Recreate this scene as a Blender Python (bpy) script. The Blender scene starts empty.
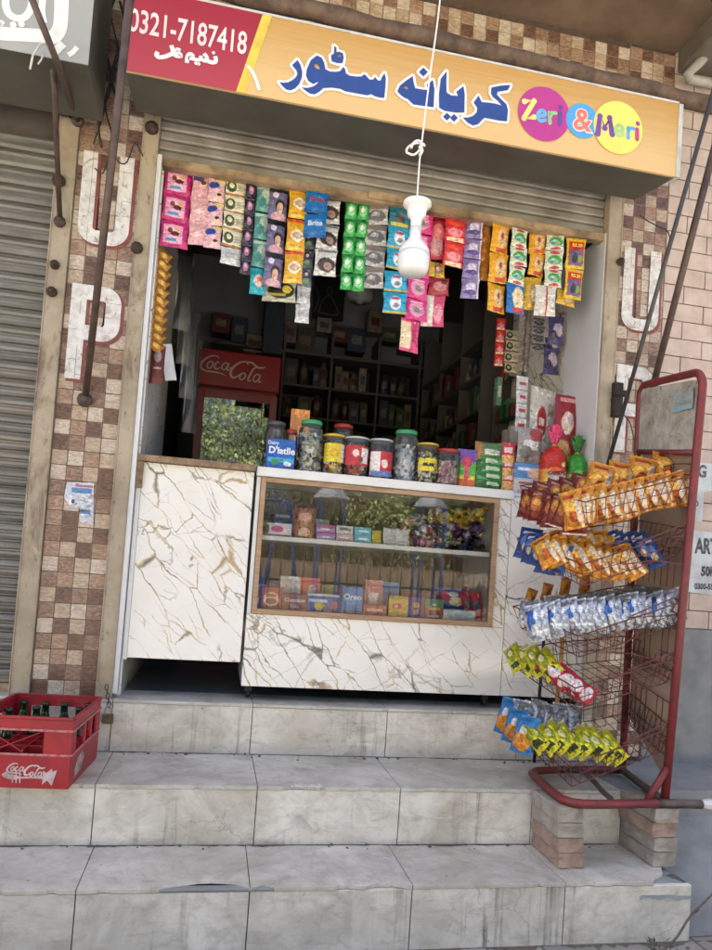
import bpy, bmesh, math, random
from mathutils import Vector, Matrix, Euler, noise as mnoise
PI = math.pi
R = random.Random(7)
sc = bpy.context.scene
COL = sc.collection
# ------------------------------------------------------------------ camera model (fitted to the photograph)
YAW, PIT, ROL, FPX, PCX, PCY = 0.190773, 0.0430015, 0.0699098, 718.29, 356.0, 542.337
CAM = Vector((0.38822, -3.2, 0.59688))
_f = Vector((math.sin(YAW)*math.cos(PIT), math.cos(YAW)*math.cos(PIT), math.sin(PIT)))
_r = Vector((math.cos(YAW), -math.sin(YAW), 0)); _u = _r.cross(_f)
CR = math.cos(ROL)*_r + math.sin(ROL)*_u
CD = math.sin(ROL)*_r - math.cos(ROL)*_u
CF = _f
def ray(x, y): return CR*((x-PCX)/FPX) + CD*((y-PCY)/FPX) + CF
def W(x, y, Y):                                   # photo pixel -> point on the vertical plane at depth Y
    d = ray(x, y); return CAM + d*((Y-CAM.y)/d.y)
def lin(c): return c/12.92 if c <= .04045 else ((c+.055)/1.055)**2.4
def H(h, k=1.0):
    h = h.lstrip('#')
    return tuple(lin(int(h[i:i+2], 16)/255)*k for i in (0, 2, 4)) + (1.0,)

# ------------------------------------------------------------------ object helpers
OFF = {}
def link(o): COL.objects.link(o); return o
def tag(o, label=None, cat=None, group=None, kind=None):
    if label: o['label'] = label
    if cat: o['category'] = cat
    if group: o['group'] = group
    if kind: o['kind'] = kind
    return o
def thing(name, label, cat, loc=(0, 0, 0), group=None):
    o = bpy.data.objects.new(name, None); o.empty_display_size = .05
    link(o); o.location = loc; OFF[o.name] = Vector(loc)
    return tag(o, label, cat, group)
class MB:
    def __init__(s): s.bm = bmesh.new(); s.mi = 0
    def face(s, vs, smooth=False):
        try:
            f = s.bm.faces.new(vs); f.material_index = s.mi; f.smooth = smooth; return f
        except ValueError: return None
    def hexa(s, c):                                # 8 corners: bottom ring 0-3, top ring 4-7
        v = [s.bm.verts.new(p) for p in c]
        for q in ((0,3,2,1),(4,5,6,7),(0,1,5,4),(1,2,6,5),(2,3,7,6),(3,0,4,7)): s.face([v[i] for i in q])
        return v
    def box(s, x0, x1, y0, y1, z0, z1):
        return s.hexa([(x0,y0,z0),(x1,y0,z0),(x1,y1,z0),(x0,y1,z0),(x0,y0,z1),(x1,y0,z1),(x1,y1,z1),(x0,y1,z1)])
    def rbox(s, c, size, rot=None):
        c = Vector(c); a, b, d = size[0]/2, size[1]/2, size[2]/2
        m = rot if rot is not None else Matrix.Identity(3)
        P = [(-a,-b,-d),(a,-b,-d),(a,b,-d),(-a,b,-d),(-a,-b,d),(a,-b,d),(a,b,d),(-a,b,d)]
        return s.hexa([c + m @ Vector(p) for p in P])
    def tube(s, pts, r, n=8, cap=True):
        pts = [Vector(p) for p in pts]; rings = []
        up = None
        for i, p in enumerate(pts):
            if i == 0: t = pts[1]-p
            elif i == len(pts)-1: t = p-pts[i-1]
            else: t = (pts[i+1]-p).normalized() + (p-pts[i-1]).normalized()
            if t.length < 1e-9: t = Vector((0, 0, 1))
            t.normalize()
            if up is None: up = t.orthogonal().normalized()
            else:
                up = up - t*up.dot(t)
                up = up.normalized() if up.length > 1e-6 else t.orthogonal().normalized()
            sd = t.cross(up); rr = r[i] if isinstance(r, (list, tuple)) else r
            rings.append([s.bm.verts.new(p + (up*math.cos(2*PI*k/n) + sd*math.sin(2*PI*k/n))*rr) for k in range(n)])
        for a, b in zip(rings, rings[1:]):
            for k in range(n): s.face([a[k], a[(k+1) % n], b[(k+1) % n], b[k]], n > 5)
        if cap: s.face(rings[0][::-1]); s.face(rings[-1])
    def lathe(s, prof, c=(0, 0, 0), n=24, cap=True, rot=None, smooth=True):
        c = Vector(c); m = rot if rot is not None else Matrix.Identity(3); rings = []
        for r, z in prof:
            rings.append([s.bm.verts.new(c + m @ Vector((r*math.cos(2*PI*k/n), r*math.sin(2*PI*k/n), z))) for k in range(n)])
        for a, b in zip(rings, rings[1:]):
            for k in range(n): s.face([a[k], a[(k+1) % n], b[(k+1) % n], b[k]], smooth)
        if cap: s.face(rings[0][::-1]); s.face(rings[-1])
    def prism(s, poly, fn, d0, d1):                # polygon (u,v) extruded between depths d0 and d1; fn(u,v,d)->xyz
        a = [s.bm.verts.new(fn(u, v, d0)) for u, v in poly]; b = [s.bm.verts.new(fn(u, v, d1)) for u, v in poly]
        s.face(a[::-1]); s.face(b); n = len(poly)
        for k in range(n): s.face([a[k], a[(k+1) % n], b[(k+1) % n], b[k]])
    def grid(s, fn, nu, nv, smooth=True, closed=False):
        V = [[s.bm.verts.new(fn(i/nu, j/nv)) for j in range(nv+1)] for i in range(nu+1)]
        for i in range(nu):
            for j in range(nv): s.face([V[i][j], V[i+1][j], V[i+1][j+1], V[i][j+1]], smooth)
        return V
    def ribbon(s, pts, w, fn, d):                  # flat stroke on a plane: pts (u,v), width(s) w
        n = len(pts); L = []; Rr = []
        for i, p in enumerate(pts):
            a = pts[max(i-1, 0)]; b = pts[min(i+1, n-1)]
            t = Vector((b[0]-a[0], b[1]-a[1]))
            t = t.normalized() if t.length > 1e-9 else Vector((1, 0))
            ww = (w[i] if isinstance(w, (list, tuple)) else w)/2
            L.append((p[0]-t.y*ww, p[1]+t.x*ww)); Rr.append((p[0]+t.y*ww, p[1]-t.x*ww))
        A = [s.bm.verts.new(fn(u, v, d)) for u, v in L]; B = [s.bm.verts.new(fn(u, v, d)) for u, v in Rr]
        for i in range(n-1): s.face([A[i], A[i+1], B[i+1], B[i]])
    def disc(s, c, rx, ry, fn, d, n=32):
        s.face([s.bm.verts.new(fn(c[0]+rx*math.cos(2*PI*k/n), c[1]+ry*math.sin(2*PI*k/n), d)) for k in range(n)])
    def build(s, name, mats, parent=None, bevel=0, label=None, cat=None, group=None, kind=None, seg=1, fix=True, loc=None):
        bm = s.bm
        if fix: bmesh.ops.recalc_face_normals(bm, faces=bm.faces)
        if bevel:
            es = [e for e in bm.edges if len(e.link_faces) == 2 and e.calc_face_angle(0) > .6]
            bmesh.ops.bevel(bm, geom=es, offset=bevel, segments=seg, profile=.6, affect='EDGES', clamp_overlap=True)
        off = OFF.get(parent.name, Vector()) if parent else Vector(loc or (0, 0, 0))
        if off.length: bmesh.ops.translate(bm, verts=bm.verts, vec=-off)
        me = bpy.data.meshes.new(name); bm.to_mesh(me); bm.free()
        for m in (mats if isinstance(mats, (list, tuple)) else [mats]): me.materials.append(m)
        o = bpy.data.objects.new(name, me); link(o)
        if parent: o.parent = parent
        else: o.location = off
        OFF[o.name] = off.copy()
        return tag(o, label, cat, group, kind)
def copy_tree(o, parent=None):
    c = o.copy(); COL.objects.link(c); c.parent = parent
    for ch in list(o.children): copy_tree(ch, c)
    return c
def catmull(P, k=6):
    if len(P) < 3: return [tuple(p) for p in P]
    out = []
    Q = [tuple(2*a-b for a, b in zip(P[0], P[1]))] + [tuple(p) for p in P] + [tuple(2*a-b for a, b in zip(P[-1], P[-2]))]
    for i in range(1, len(Q)-2):
        for j in range(k):
            t = j/k
            out.append(tuple(.5*(2*b + (c-a)*t + (2*a-5*b+4*c-d)*t*t + (3*b-a-3*c+d)*t**3) for a, b, c, d in zip(Q[i-1], Q[i], Q[i+1], Q[i+2])))
    out.append(tuple(P[-1])); return out
def text_mesh(body, size, mat, parent, fn, name='lettering', bold=0.0, xs=1.0, depth=.0006, align='CENTER', mats=None):
    """real text, turned into a mesh and mapped by fn(u,v,d) on its surface"""
    cu = bpy.data.curves.new('t', 'FONT'); cu.body = body; cu.size = size; cu.align_x = align; cu.align_y = 'CENTER'
    cu.offset = bold; cu.extrude = depth; cu.resolution_u = 3
    o = bpy.data.objects.new('t', cu); COL.objects.link(o)
    dg = bpy.context.evaluated_depsgraph_get(); me = bpy.data.meshes.new_from_object(o.evaluated_get(dg))
    COL.objects.unlink(o); bpy.data.objects.remove(o); bpy.data.curves.remove(cu)
    off = OFF.get(parent.name, Vector()) if parent else Vector()
    for v in me.vertices: v.co = Vector(fn(v.co.x*xs, v.co.y, v.co.z+depth)) - off
    me.materials.clear(); me.materials.append(mat); me.name = name
    t = bpy.data.objects.new(name, me); link(t); t.parent = parent; OFF[t.name] = off.copy()
    return t
def fill_mesh(polys, mat, parent, fn, name, grow=0.0, depth=.0005, d=0.0):
    """filled outline (first loop outer, others holes) as a thin sheet on a surface"""
    cu = bpy.data.curves.new('c', 'CURVE'); cu.dimensions = '2D'; cu.fill_mode = 'BOTH'; cu.extrude = depth; cu.offset = grow
    for P in polys:
        sp = cu.splines.new('POLY'); sp.points.add(len(P)-1); sp.use_cyclic_u = True
        for q, p in zip(sp.points, P): q.co = (p[0], p[1], 0, 1)
    o = bpy.data.objects.new('c', cu); COL.objects.link(o)
    dg = bpy.context.evaluated_depsgraph_get(); me = bpy.data.meshes.new_from_object(o.evaluated_get(dg))
    COL.objects.unlink(o); bpy.data.objects.remove(o); bpy.data.curves.remove(cu)
    off = OFF.get(parent.name, Vector())
    for v in me.vertices: v.co = Vector(fn(v.co.x, v.co.y, v.co.z+depth+d)) - off
    me.materials.clear(); me.materials.append(mat); me.name = name
    t = bpy.data.objects.new(name, me); link(t); t.parent = parent; OFF[t.name] = off.copy()
    return t
def front(x, y, z):                                # text frame: centre (x,z) on a face at depth y looking to -Y
    return lambda u, v, d: (x+u, y-d, z+v)

# ------------------------------------------------------------------ materials
class NT:
    def __init__(s, name):
        s.m = bpy.data.materials.new(name); s.m.use_nodes = True; s.t = s.m.node_tree; s.t.nodes.clear()
        s.out = s.t.nodes.new('ShaderNodeOutputMaterial'); s.b = s.t.nodes.new('ShaderNodeBsdfPrincipled')
        s.t.links.new(s.b.outputs[0], s.out.inputs[0]); s.tc = s.t.nodes.new('ShaderNodeTexCoord')
    def n(s, ty, **kw):
        x = s.t.nodes.new(ty)
        for k, v in kw.items(): setattr(x, k, v)
        return x
    def l(s, a, b): s.t.links.new(a, b)
    def put(s, sock, v):
        if hasattr(v, 'is_output'): s.l(v, sock)
        else: sock.default_value = v
    def math(s, op, a, b=0.0, clamp=False):
        x = s.n('ShaderNodeMath', operation=op, use_clamp=clamp); s.put(x.inputs[0], a); s.put(x.inputs[1], b); return x.outputs[0]
    def mapping(s, sock, loc=(0,0,0), rot=(0,0,0), scale=(1,1,1)):
        x = s.n('ShaderNodeMapping'); s.l(sock, x.inputs[0])
        x.inputs[1].default_value = loc; x.inputs[2].default_value = rot; x.inputs[3].default_value = scale; return x.outputs[0]
    def noise(s, sock, scale, detail=3, rough=.55, dist=0, col=False):
        x = s.n('ShaderNodeTexNoise'); s.l(sock, x.inputs['Vector']); x.inputs['Scale'].default_value = scale
        x.inputs['Detail'].default_value = detail; x.inputs['Roughness'].default_value = rough; x.inputs['Distortion'].default_value = dist
        return x.outputs['Color' if col else 'Fac']
    def ramp(s, sock, a, b, ca=(0,0,0,1), cb=(1,1,1,1)):
        x = s.n('ShaderNodeValToRGB'); s.l(sock, x.inputs[0]); e = x.color_ramp.elements
        e[0].position = a; e[0].color = ca; e[1].position = b; e[1].color = cb; return x.outputs[0]
    def mix(s, fac, a, b, mode='MIX'):
        x = s.n('ShaderNodeMix', data_type='RGBA', blend_type=mode); s.put(x.inputs[0], fac); s.put(x.inputs[6], a); s.put(x.inputs[7], b); return x.outputs[2]
    def set(s, color=None, rough=None, metal=None, spec=None):
        if color is not None: s.put(s.b.inputs['Base Color'], color)
        if rough is not None: s.put(s.b.inputs['Roughness'], rough)
        if metal is not None: s.put(s.b.inputs['Metallic'], metal)
        if spec is not None: s.b.inputs['Specular IOR Level'].default_value = spec
        return s
    def bump(s, h, strength=.3, dist=.01):
        x = s.n('ShaderNodeBump'); s.l(h, x.inputs['Height']); x.inputs['Strength'].default_value = strength; x.inputs['Distance'].default_value = dist
        s.l(x.outputs[0], s.b.inputs['Normal']); return s
def plain(name, c, rough=.5, metal=0, var=.12, scale=14, bump=0, spec=.5, c2=None, lo=.4, hi=.7, rv=.0):
    t = NT(name); o = t.tc.outputs['Object']
    n = t.noise(o, scale, 5, .6)
    c2 = c2 or tuple(x*(1-var*2.2) for x in c[:3])+(1,)
    t.set(t.mix(t.ramp(n, lo, hi), c, c2), rough, metal, spec)
    if rv: t.put(t.b.inputs['Roughness'], t.math('ADD', t.math('MULTIPLY', t.noise(o, scale*2.3, 3), rv*2), rough-rv))
    if bump: t.bump(t.noise(o, scale*3, 5), bump, .004)
    return t.m
def pack(name, base, shapes, rough=.26, foil=0.0, crumple=.45, busy=.9):
    """printed packaging: shapes (kind, cx, cz, rx, rz, colour[, wobble]) in the 0-1 box of the front face"""
    t = NT(name); g = t.tc.outputs['Generated']; o = t.tc.outputs['Object']
    col = t.mix(t.ramp(t.noise(o, 60, 2), .35, .75), base, tuple(x*.82 for x in base[:3])+(1,))
    wob = None
    for sh in shapes:
        k, cx, cz, rx, rz, c = sh[:6]; wb = sh[6] if len(sh) > 6 else 0
        v = g
        if wb:
            nz = t.n('ShaderNodeTexNoise'); t.l(g, nz.inputs['Vector']); nz.inputs['Scale'].default_value = 4.5; nz.inputs['Detail'].default_value = 3
            s1 = t.n('ShaderNodeVectorMath', operation='MULTIPLY_ADD'); t.l(nz.outputs['Color'], s1.inputs[0])
            s1.inputs[1].default_value = (wb, 0, wb); t.l(g, s1.inputs[2]); v = s1.outputs[0]; cx += wb/2; cz += wb/2
        if k == 'n':                                # speckle: many small marks in an area
            vo = t.n('ShaderNodeTexVoronoi'); t.l(t.mapping(g, scale=(1, .05, 1)), vo.inputs['Vector']); vo.inputs['Scale'].default_value = 1/rx
            m = t.math('LESS_THAN', vo.outputs['Distance'], rz); col = t.mix(m, col, c); continue
        mp = t.mapping(v, loc=(-cx/rx, 0, -cz/rz), scale=(1/rx, 0, 1/rz))
        if k == 'e':
            ln = t.n('ShaderNodeVectorMath', operation='LENGTH'); t.l(mp, ln.inputs[0]); d = ln.outputs['Value']
        else:
            ab = t.n('ShaderNodeVectorMath', operation='ABSOLUTE'); t.l(mp, ab.inputs[0])
            sp = t.n('ShaderNodeSeparateXYZ'); t.l(ab.outputs[0], sp.inputs[0]); d = t.math('MAXIMUM', sp.outputs[0], sp.outputs[2])
        m = t.math('MULTIPLY', t.math('SUBTRACT', 1.0, d), 7 if k == 'e' else 12, True)
        col = t.mix(m, col, c)
    if busy:                                        # fine print: small stretched cells a little darker or lighter
        vo = t.n('ShaderNodeTexVoronoi'); t.l(t.mapping(g, loc=(len(name)*.37, 0, base[0]*9), scale=(9, .05, 21)), vo.inputs['Vector']); vo.inputs['Scale'].default_value = 1
        sp = t.n('ShaderNodeSeparateXYZ'); t.l(vo.outputs['Color'], sp.inputs[0])
        k1 = t.math('ADD', t.math('MULTIPLY', sp.outputs[0], 1.25), .42)
        cc = t.n('ShaderNodeCombineXYZ'); t.l(k1, cc.inputs[0]); t.l(t.math('MULTIPLY', k1, t.math('ADD', t.math('MULTIPLY', sp.outputs[1], .3), .82)), cc.inputs[1]); t.l(t.math('MULTIPLY', k1, t.math('ADD', t.math('MULTIPLY', sp.outputs[2], .35), .8)), cc.inputs[2])
        mk = t.math('MULTIPLY', t.ramp(t.noise(t.mapping(g, scale=(1, .05, 1)), 5.5, 3, .6), .42, .56), busy)
        col = t.mix(mk, col, t.mix(1.0, col, cc.outputs[0], 'MULTIPLY'))
    t.set(col, t.math('ADD', t.math('MULTIPLY', t.noise(o, 30, 3), .25), rough-.1), foil)
    if crumple: t.bump(t.noise(o, 55, 3, .6, 1.2), crumple, .006)
    return t.m
def clear(name, tint=(1, 1, 1, 1), ior=1.5, base=.04, rough=.02, milk=0.0, milkcol=(.8, .8, .8, 1)):
    """thin clear sheet: see-through with a fresnel reflection on both faces"""
    m = bpy.data.materials.new(name); m.use_nodes = True; t = m.node_tree; t.nodes.clear()
    o = t.nodes.new('ShaderNodeOutputMaterial'); tr = t.nodes.new('ShaderNodeBsdfTransparent'); gl = t.nodes.new('ShaderNodeBsdfGlossy')
    tr.inputs[0].default_value = tint; gl.inputs['Roughness'].default_value = rough
    fr = t.nodes.new('ShaderNodeFresnel'); fr.inputs[0].default_value = ior
    ad = t.nodes.new('ShaderNodeMath'); ad.operation = 'ADD'; ad.inputs[1].default_value = base; ad.use_clamp = True; t.links.new(fr.outputs[0], ad.inputs[0])
    mx = t.nodes.new('ShaderNodeMixShader'); t.links.new(ad.outputs[0], mx.inputs[0])
    t.links.new(tr.outputs[0], mx.inputs[1]); t.links.new(gl.outputs[0], mx.inputs[2]); last = mx.outputs[0]
    if milk:
        df = t.nodes.new('ShaderNodeBsdfDiffuse'); df.inputs[0].default_value = milkcol
        m2 = t.nodes.new('ShaderNodeMixShader'); t.links.new(last, m2.inputs[1]); t.links.new(df.outputs[0], m2.inputs[2])
        tc = t.nodes.new('ShaderNodeTexCoord'); nz = t.nodes.new('ShaderNodeTexNoise'); nz.inputs['Scale'].default_value = 9; nz.inputs['Detail'].default_value = 5
        t.links.new(tc.outputs['Object'], nz.inputs['Vector'])
        mu = t.nodes.new('ShaderNodeMath'); mu.operation = 'MULTIPLY'; mu.inputs[1].default_value = milk*2; t.links.new(nz.outputs[0], mu.inputs[0])
        t.links.new(mu.outputs[0], m2.inputs[0]); last = m2.outputs[0]
    t.links.new(last, o.inputs[0]); return m

def marble_veined(name, shift=(0, 0, 0), sc_=1.0, side=False):
    """white laminate with diagonal black and gold veins"""
    t = NT(name); o = t.tc.outputs['Object']
    p0 = t.mapping(o, loc=shift, scale=(1, .4, 1)) if not side else t.mapping(o, loc=shift, rot=(0, 0, PI/2), scale=(1, 1, 1))
    nz = t.n('ShaderNodeTexNoise'); t.l(p0, nz.inputs['Vector']); nz.inputs['Scale'].default_value = 4.2; nz.inputs['Detail'].default_value = 6; nz.inputs['Roughness'].default_value = .6
    ds = t.n('ShaderNodeVectorMath', operation='MULTIPLY_ADD'); t.l(nz.outputs['Color'], ds.inputs[0]); ds.inputs[1].default_value = (.10,)*3; t.l(p0, ds.inputs[2])
    def layer(rot, scl, width, thr, seed, mscale=3.0, an=(.5, 1.9)):
        mp = t.mapping(t.mapping(ds.outputs[0], rot=(0, rot, 0)), loc=seed, scale=(scl*an[0], scl, scl*an[1]))
        vo = t.n('ShaderNodeTexVoronoi', feature='DISTANCE_TO_EDGE'); t.l(mp, vo.inputs['Vector']); vo.inputs['Scale'].default_value = 1.0
        vo.inputs['Randomness'].default_value = 1.0
        w = t.math('MULTIPLY', t.ramp(t.noise(t.mapping(p0, loc=seed), mscale*2.2, 3), .38, .72), width)
        w = t.math('ADD', w, width*.16)
        ln = t.math('SUBTRACT', 1.0, t.math('DIVIDE', vo.outputs['Distance'], w), True)
        msk = t.ramp(t.noise(t.mapping(p0, loc=(seed[2], seed[0], seed[1])), mscale, 2), thr, thr+.07)
        return t.math('MULTIPLY', t.math('POWER', ln, .7), msk)
    base = t.mix(t.ramp(t.noise(p0, 5, 5), .45, .8), H('f4f2ec', .94), H('e9e6de', .94))
    a = layer(math.radians(-50), 5.8*sc_, .046, .42, (1.3, 2.1, .4))
    b = layer(math.radians(-42), 7.6*sc_, .036, .46, (4.3, .1, 3.4), 4)
    c = layer(math.radians(28), 6.6*sc_, .026, .46, (8.1, 5.2, 1.4), 2.4, (.4, 1.5))
    vc = t.mix(t.ramp(t.noise(p0, 7, 3), .40, .56), H('3c3b38'), H('ae9048'))
    vb = t.mix(t.ramp(t.noise(t.mapping(p0, loc=(3, 3, 3)), 8, 3), .42, .6), H('c09a3e'), H('4b4a46'))
    col = t.mix(t.math('MULTIPLY', b, .75), base, vb); col = t.mix(t.math('MULTIPLY', c, .55), col, H('8b8880')); col = t.mix(t.math('MULTIPLY', a, .95), col, vc)
    vb2 = t.math('MULTIPLY', t.ramp(t.noise(t.mapping(p0, loc=(6, 1, 2), rot=(0, math.radians(-38), 0), scale=(1, 1, 3)), 6, 6, .7), .62, .74), .25)
    col = t.mix(vb2, col, H('b9b6ae'))
    t.set(col, .22, 0, .5)
    return t.m
def stone_grey(name, k=1.0, drip=.5, seed=0.0):
    """worn grey marble steps: cloudy stone, dirt, drips running down"""
    t = NT(name); o = t.tc.outputs['Object']; p = t.mapping(o, loc=(seed, seed*.7, 0))
    cl = t.noise(p, 3.2, 9, .68, .7)
    col = t.mix(t.ramp(cl, .34, .66), H('cbc7bd', k), H('a19c91', k))
    vein = t.ramp(t.noise(t.mapping(p, rot=(0, .7, .4), scale=(1.2, 1, 3.0)), 5.5, 8, .7, .9), .54, .70)
    col = t.mix(t.math('MULTIPLY', vein, .45), col, H('716d64', k))
    warm = t.ramp(t.noise(p, 1.7, 6, .66), .50, .70)
    col = t.mix(t.math('MULTIPLY', warm, .42), col, H('a09680', k))
    pale = t.ramp(t.noise(t.mapping(p, loc=(5, 1, 8)), 2.4, 6, .7), .52, .72)
    col = t.mix(t.math('MULTIPLY', pale, .45), col, H('dad7cd', k))
    if drip:
        dr = t.ramp(t.noise(t.mapping(p, scale=(26, 4, 1.3)), 1.0, 5, .66), .56, .72)
        fade = t.ramp(t.noise(p, 2.6, 3), .42, .60)
        col = t.mix(t.math('MULTIPLY', t.math('MULTIPLY', dr, fade), drip), col, H('56524a', k))
    gr = t.ramp(t.noise(t.mapping(p, loc=(9, 2, 4), scale=(1, 1, 1.6)), 9, 8, .78, .5), .50, .66)
    col = t.mix(t.math('MULTIPLY', gr, .36), col, H('746b5c', k))
    scr = t.ramp(t.noise(t.mapping(p, rot=(0, .3, .9), scale=(2, 2, 30)), 3, 4, .6), .62, .7)
    col = t.mix(t.math('MULTIPLY', scr, .25), col, H('e0ded8', k))
    dots = t.ramp(t.noise(p, 42, 6, .78), .60, .72); dm = t.ramp(t.noise(p, 3.1, 4, .6), .42, .62)
    col = t.mix(t.math('MULTIPLY', t.math('MULTIPLY', dots, dm), .6), col, H('4c483f', k))
    sp = t.n('ShaderNodeTexVoronoi'); t.l(p, sp.inputs['Vector']); sp.inputs['Scale'].default_value = 8
    sr = t.math('MULTIPLY', t.noise(p, 30, 3), .085)
    col = t.mix(t.math('MULTIPLY', t.math('LESS_THAN', sp.outputs['Distance'], sr), .55), col, H('4b4740', k))
    cr_ = t.n('ShaderNodeTexVoronoi', feature='DISTANCE_TO_EDGE'); ds = t.n('ShaderNodeVectorMath', operation='MULTIPLY_ADD'); t.l(t.noise(p, 7, 5, .6, 0, True), ds.inputs[0]); ds.inputs[1].default_value = (.16,)*3; t.l(p, ds.inputs[2])
    t.l(ds.outputs[0], cr_.inputs['Vector']); cr_.inputs['Scale'].default_value = 2.3
    ck = t.math('MULTIPLY', t.math('LESS_THAN', cr_.outputs['Distance'], .003), t.ramp(t.noise(t.mapping(p, loc=(2, 7, 3)), 2.0, 2), .52, .58))
    col = t.mix(t.math('MULTIPLY', ck, .35), col, H('57534b', k))
    t.set(col, t.math('ADD', t.math('MULTIPLY', cl, .4), .30), 0, .4)
    t.bump(t.noise(p, 30, 7, .75), .18, .004)
    return t.m
# ------------------------------------------------------------------ material set
M = {}
t = NT('tan painted steel'); o = t.tc.outputs['Object']
c = t.mix(t.ramp(t.noise(o, 5, 6, .65), .38, .68), H('aea18b'), H('928471'))
c = t.mix(t.math('MULTIPLY', t.ramp(t.noise(t.mapping(o, scale=(1, 1, .45)), 5.2, 6, .7, .6), .56, .66), .8), c, H('6a5644'))
c = t.mix(t.math('MULTIPLY', t.ramp(t.noise(t.mapping(o, loc=(3, 1, 2), scale=(2, 1, .7)), 15, 6, .75), .60, .68), .8), c, H('4f4034'))
c = t.mix(t.math('MULTIPLY', t.ramp(t.noise(t.mapping(o, loc=(1, 4, 2)), 21, 6, .7), .62, .7), .6), c, H('c9bca0'))
t.set(c, .55); t.bump(t.noise(o, 34, 6, .7), .15, .003); M['jamb'] = t.m
M['jambw'] = plain('pale panel', H('d9dadd'), .4, 0, .05, 4)
M['grout'] = plain('grout', H('54463c'), .9, 0, .2, 30, .2)
def tile_mat(name, a, b, seed):
    t = NT(name); o = t.mapping(t.tc.outputs['Object'], loc=(seed, seed, seed*.3))
    n = t.noise(t.mapping(o, rot=(0, .9, 0), scale=(1, 1, 2.4)), 22, 6, .65, 2.2)
    col = t.mix(t.ramp(n, .36, .60), a, b)
    col = t.mix(t.math('MULTIPLY', t.ramp(t.noise(o, 75, 4, .7), .6, .7), .5), col, H('4a3830'))
    t.set(col, t.math('ADD', t.math('MULTIPLY', n, .35), .2), 0, .5); t.bump(n, .25, .003); return t.m
M['tiles'] = [tile_mat('cream tile', H('c3b09c'), H('9a8570'), 1.1), tile_mat('pale tile', H('d2c6b8'), H('aa9886'), 2.7),
              tile_mat('tan tile', H('b29480'), H('836854'), 3.9), tile_mat('brown tile', H('7f6052'), H('503a30'), 5.3), tile_mat('grey brown tile', H('a28472'), H('6c5446'), 7.7)]
M['brick'] = plain('pale pink brick', H('c6b4a9'), .8, 0, .1, 9, .25, c2=H('ad9b90'))
M['brickgrout'] = plain('dark mortar', H('5d534c'), .95, 0, .2, 40, .2)
M['cement'] = plain('grey cement', H('8f9191'), .85, 0, .14, 6, .25, c2=H('777979'))
M['mortar'] = plain('dark joint mortar', H('5f5d58'), .95, 0, .2, 30, .2)
M['soffit'] = plain('brown stained soffit', H('7d6a58'), .85, 0, .2, 3, .1, c2=H('5d4c3e'))
M['concrete'] = plain('raw concrete', H('6d655c'), .9, 0, .2, 4, .2)
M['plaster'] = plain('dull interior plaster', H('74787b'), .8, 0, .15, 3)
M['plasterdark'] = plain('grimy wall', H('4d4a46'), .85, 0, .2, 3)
M['rust'] = plain('rusty pipe', H('6d5848'), .75, .1, .2, 16, .3, c2=H('41332b'))
M['strut'] = plain('dark brown iron', H('5a4a43'), .55, .2, .2, 20, .15, c2=H('40342f'))
M['strutg'] = plain('grey iron', H('4e4c4a'), .5, .3, .2, 20, .15)
M['greypipe'] = plain('grey plastic pipe', H('a09d98'), .5, 0, .15, 10)
M['cable'] = plain('black cable', H('2a2624'), .5)
M['marble'] = marble_veined('veined white laminate')
M['marble2'] = marble_veined('veined white laminate b', (3.3, 0, 1.7), 1.0)
M['marble3'] = marble_veined('veined white laminate c', (6.1, 2.0, 4.2), 1.0); M['marbles'] = marble_veined('veined white laminate side', (2.1, 1.0, 3.2), 1.0, True)
M['wood'] = None
t = NT('raw wood edge'); o = t.mapping(t.tc.outputs['Object'], scale=(1, 1, 9))
wn = t.noise(o, 6, 6, .65, 1.5); t.set(t.mix(t.ramp(wn, .35, .7), H('b99a7c'), H('957355')), .55); t.bump(wn, .15, .003); M['wood'] = t.m
t = NT('chipped board edge'); o = t.tc.outputs['Object']
wn = t.noise(o, 24, 6, .7); t.set(t.mix(t.ramp(wn, .35, .7), H('9d846a'), H('5c4634')), .8); t.bump(wn, .4, .006); M['chip'] = t.m
M['white'] = plain('white painted board', H('e3e3e1'), .35, 0, .05, 6)
M['steps'] = [stone_grey('grey step stone a', 1.38, .85, 0), stone_grey('grey step stone b', 1.32, 1.0, 4.2), stone_grey('grey tread stone', 1.14, 0, 9.1)]
t = NT('grey roller slats'); o = t.tc.outputs['Object']
sn = t.noise(t.mapping(o, scale=(.6, 1, 5)), 5, 6, .65)
c = t.mix(t.ramp(sn, .35, .7), H('8a8884'), H('65635e'))
c = t.mix(t.math('MULTIPLY', t.ramp(t.noise(t.mapping(o, scale=(.5, 1, 3)), 4, 5, .6), .55, .7), .5), c, H('938675'))
c = t.mix(t.math('MULTIPLY', t.ramp(t.noise(t.mapping(o, loc=(2, 0, 5), scale=(.7, 1, 4)), 3.3, 4, .6), .66, .72), .8), c, H('8f5a40'))
t.set(c, .5, .35); t.bump(t.noise(o, 40, 4), .1, .002); M['slat'] = t.m
M['slat2'] = plain('olive grey roller slats', H('98948a'), .5, .1, .2, 4, .1, c2=H('726c60'))
M['rail'] = plain('worn shutter rail', H('b39a7a'), .7, .1, .25, 9, .2, c2=H('5f4c3a'))
M['signcase'] = plain('dark sign casing', H('5b5a52'), .6, .1, .15, 4)
M['trim'] = plain('white sign trim', H('c9c7c2'), .4)
M['paint'] = None
TS = .0640
t = NT('white brushed paint'); o = t.tc.outputs['Object']
pn = t.noise(o, 30, 5, .6); pc = t.mix(t.ramp(pn, .4, .75), H('dedddb'), H('b9b2ab')); t.set(t.mix(t.ramp(t.noise(o, 17, 7, .75, .6), .56, .66), pc, H('97826f')), .6); M['paint'] = t.m
M['paintred'] = plain('red brown paint', H('8a4a44'), .6, 0, .2, 30, c2=H('6a4038'))
M['iron'] = plain('black iron', H('1e1d1d'), .5, .3)

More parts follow.
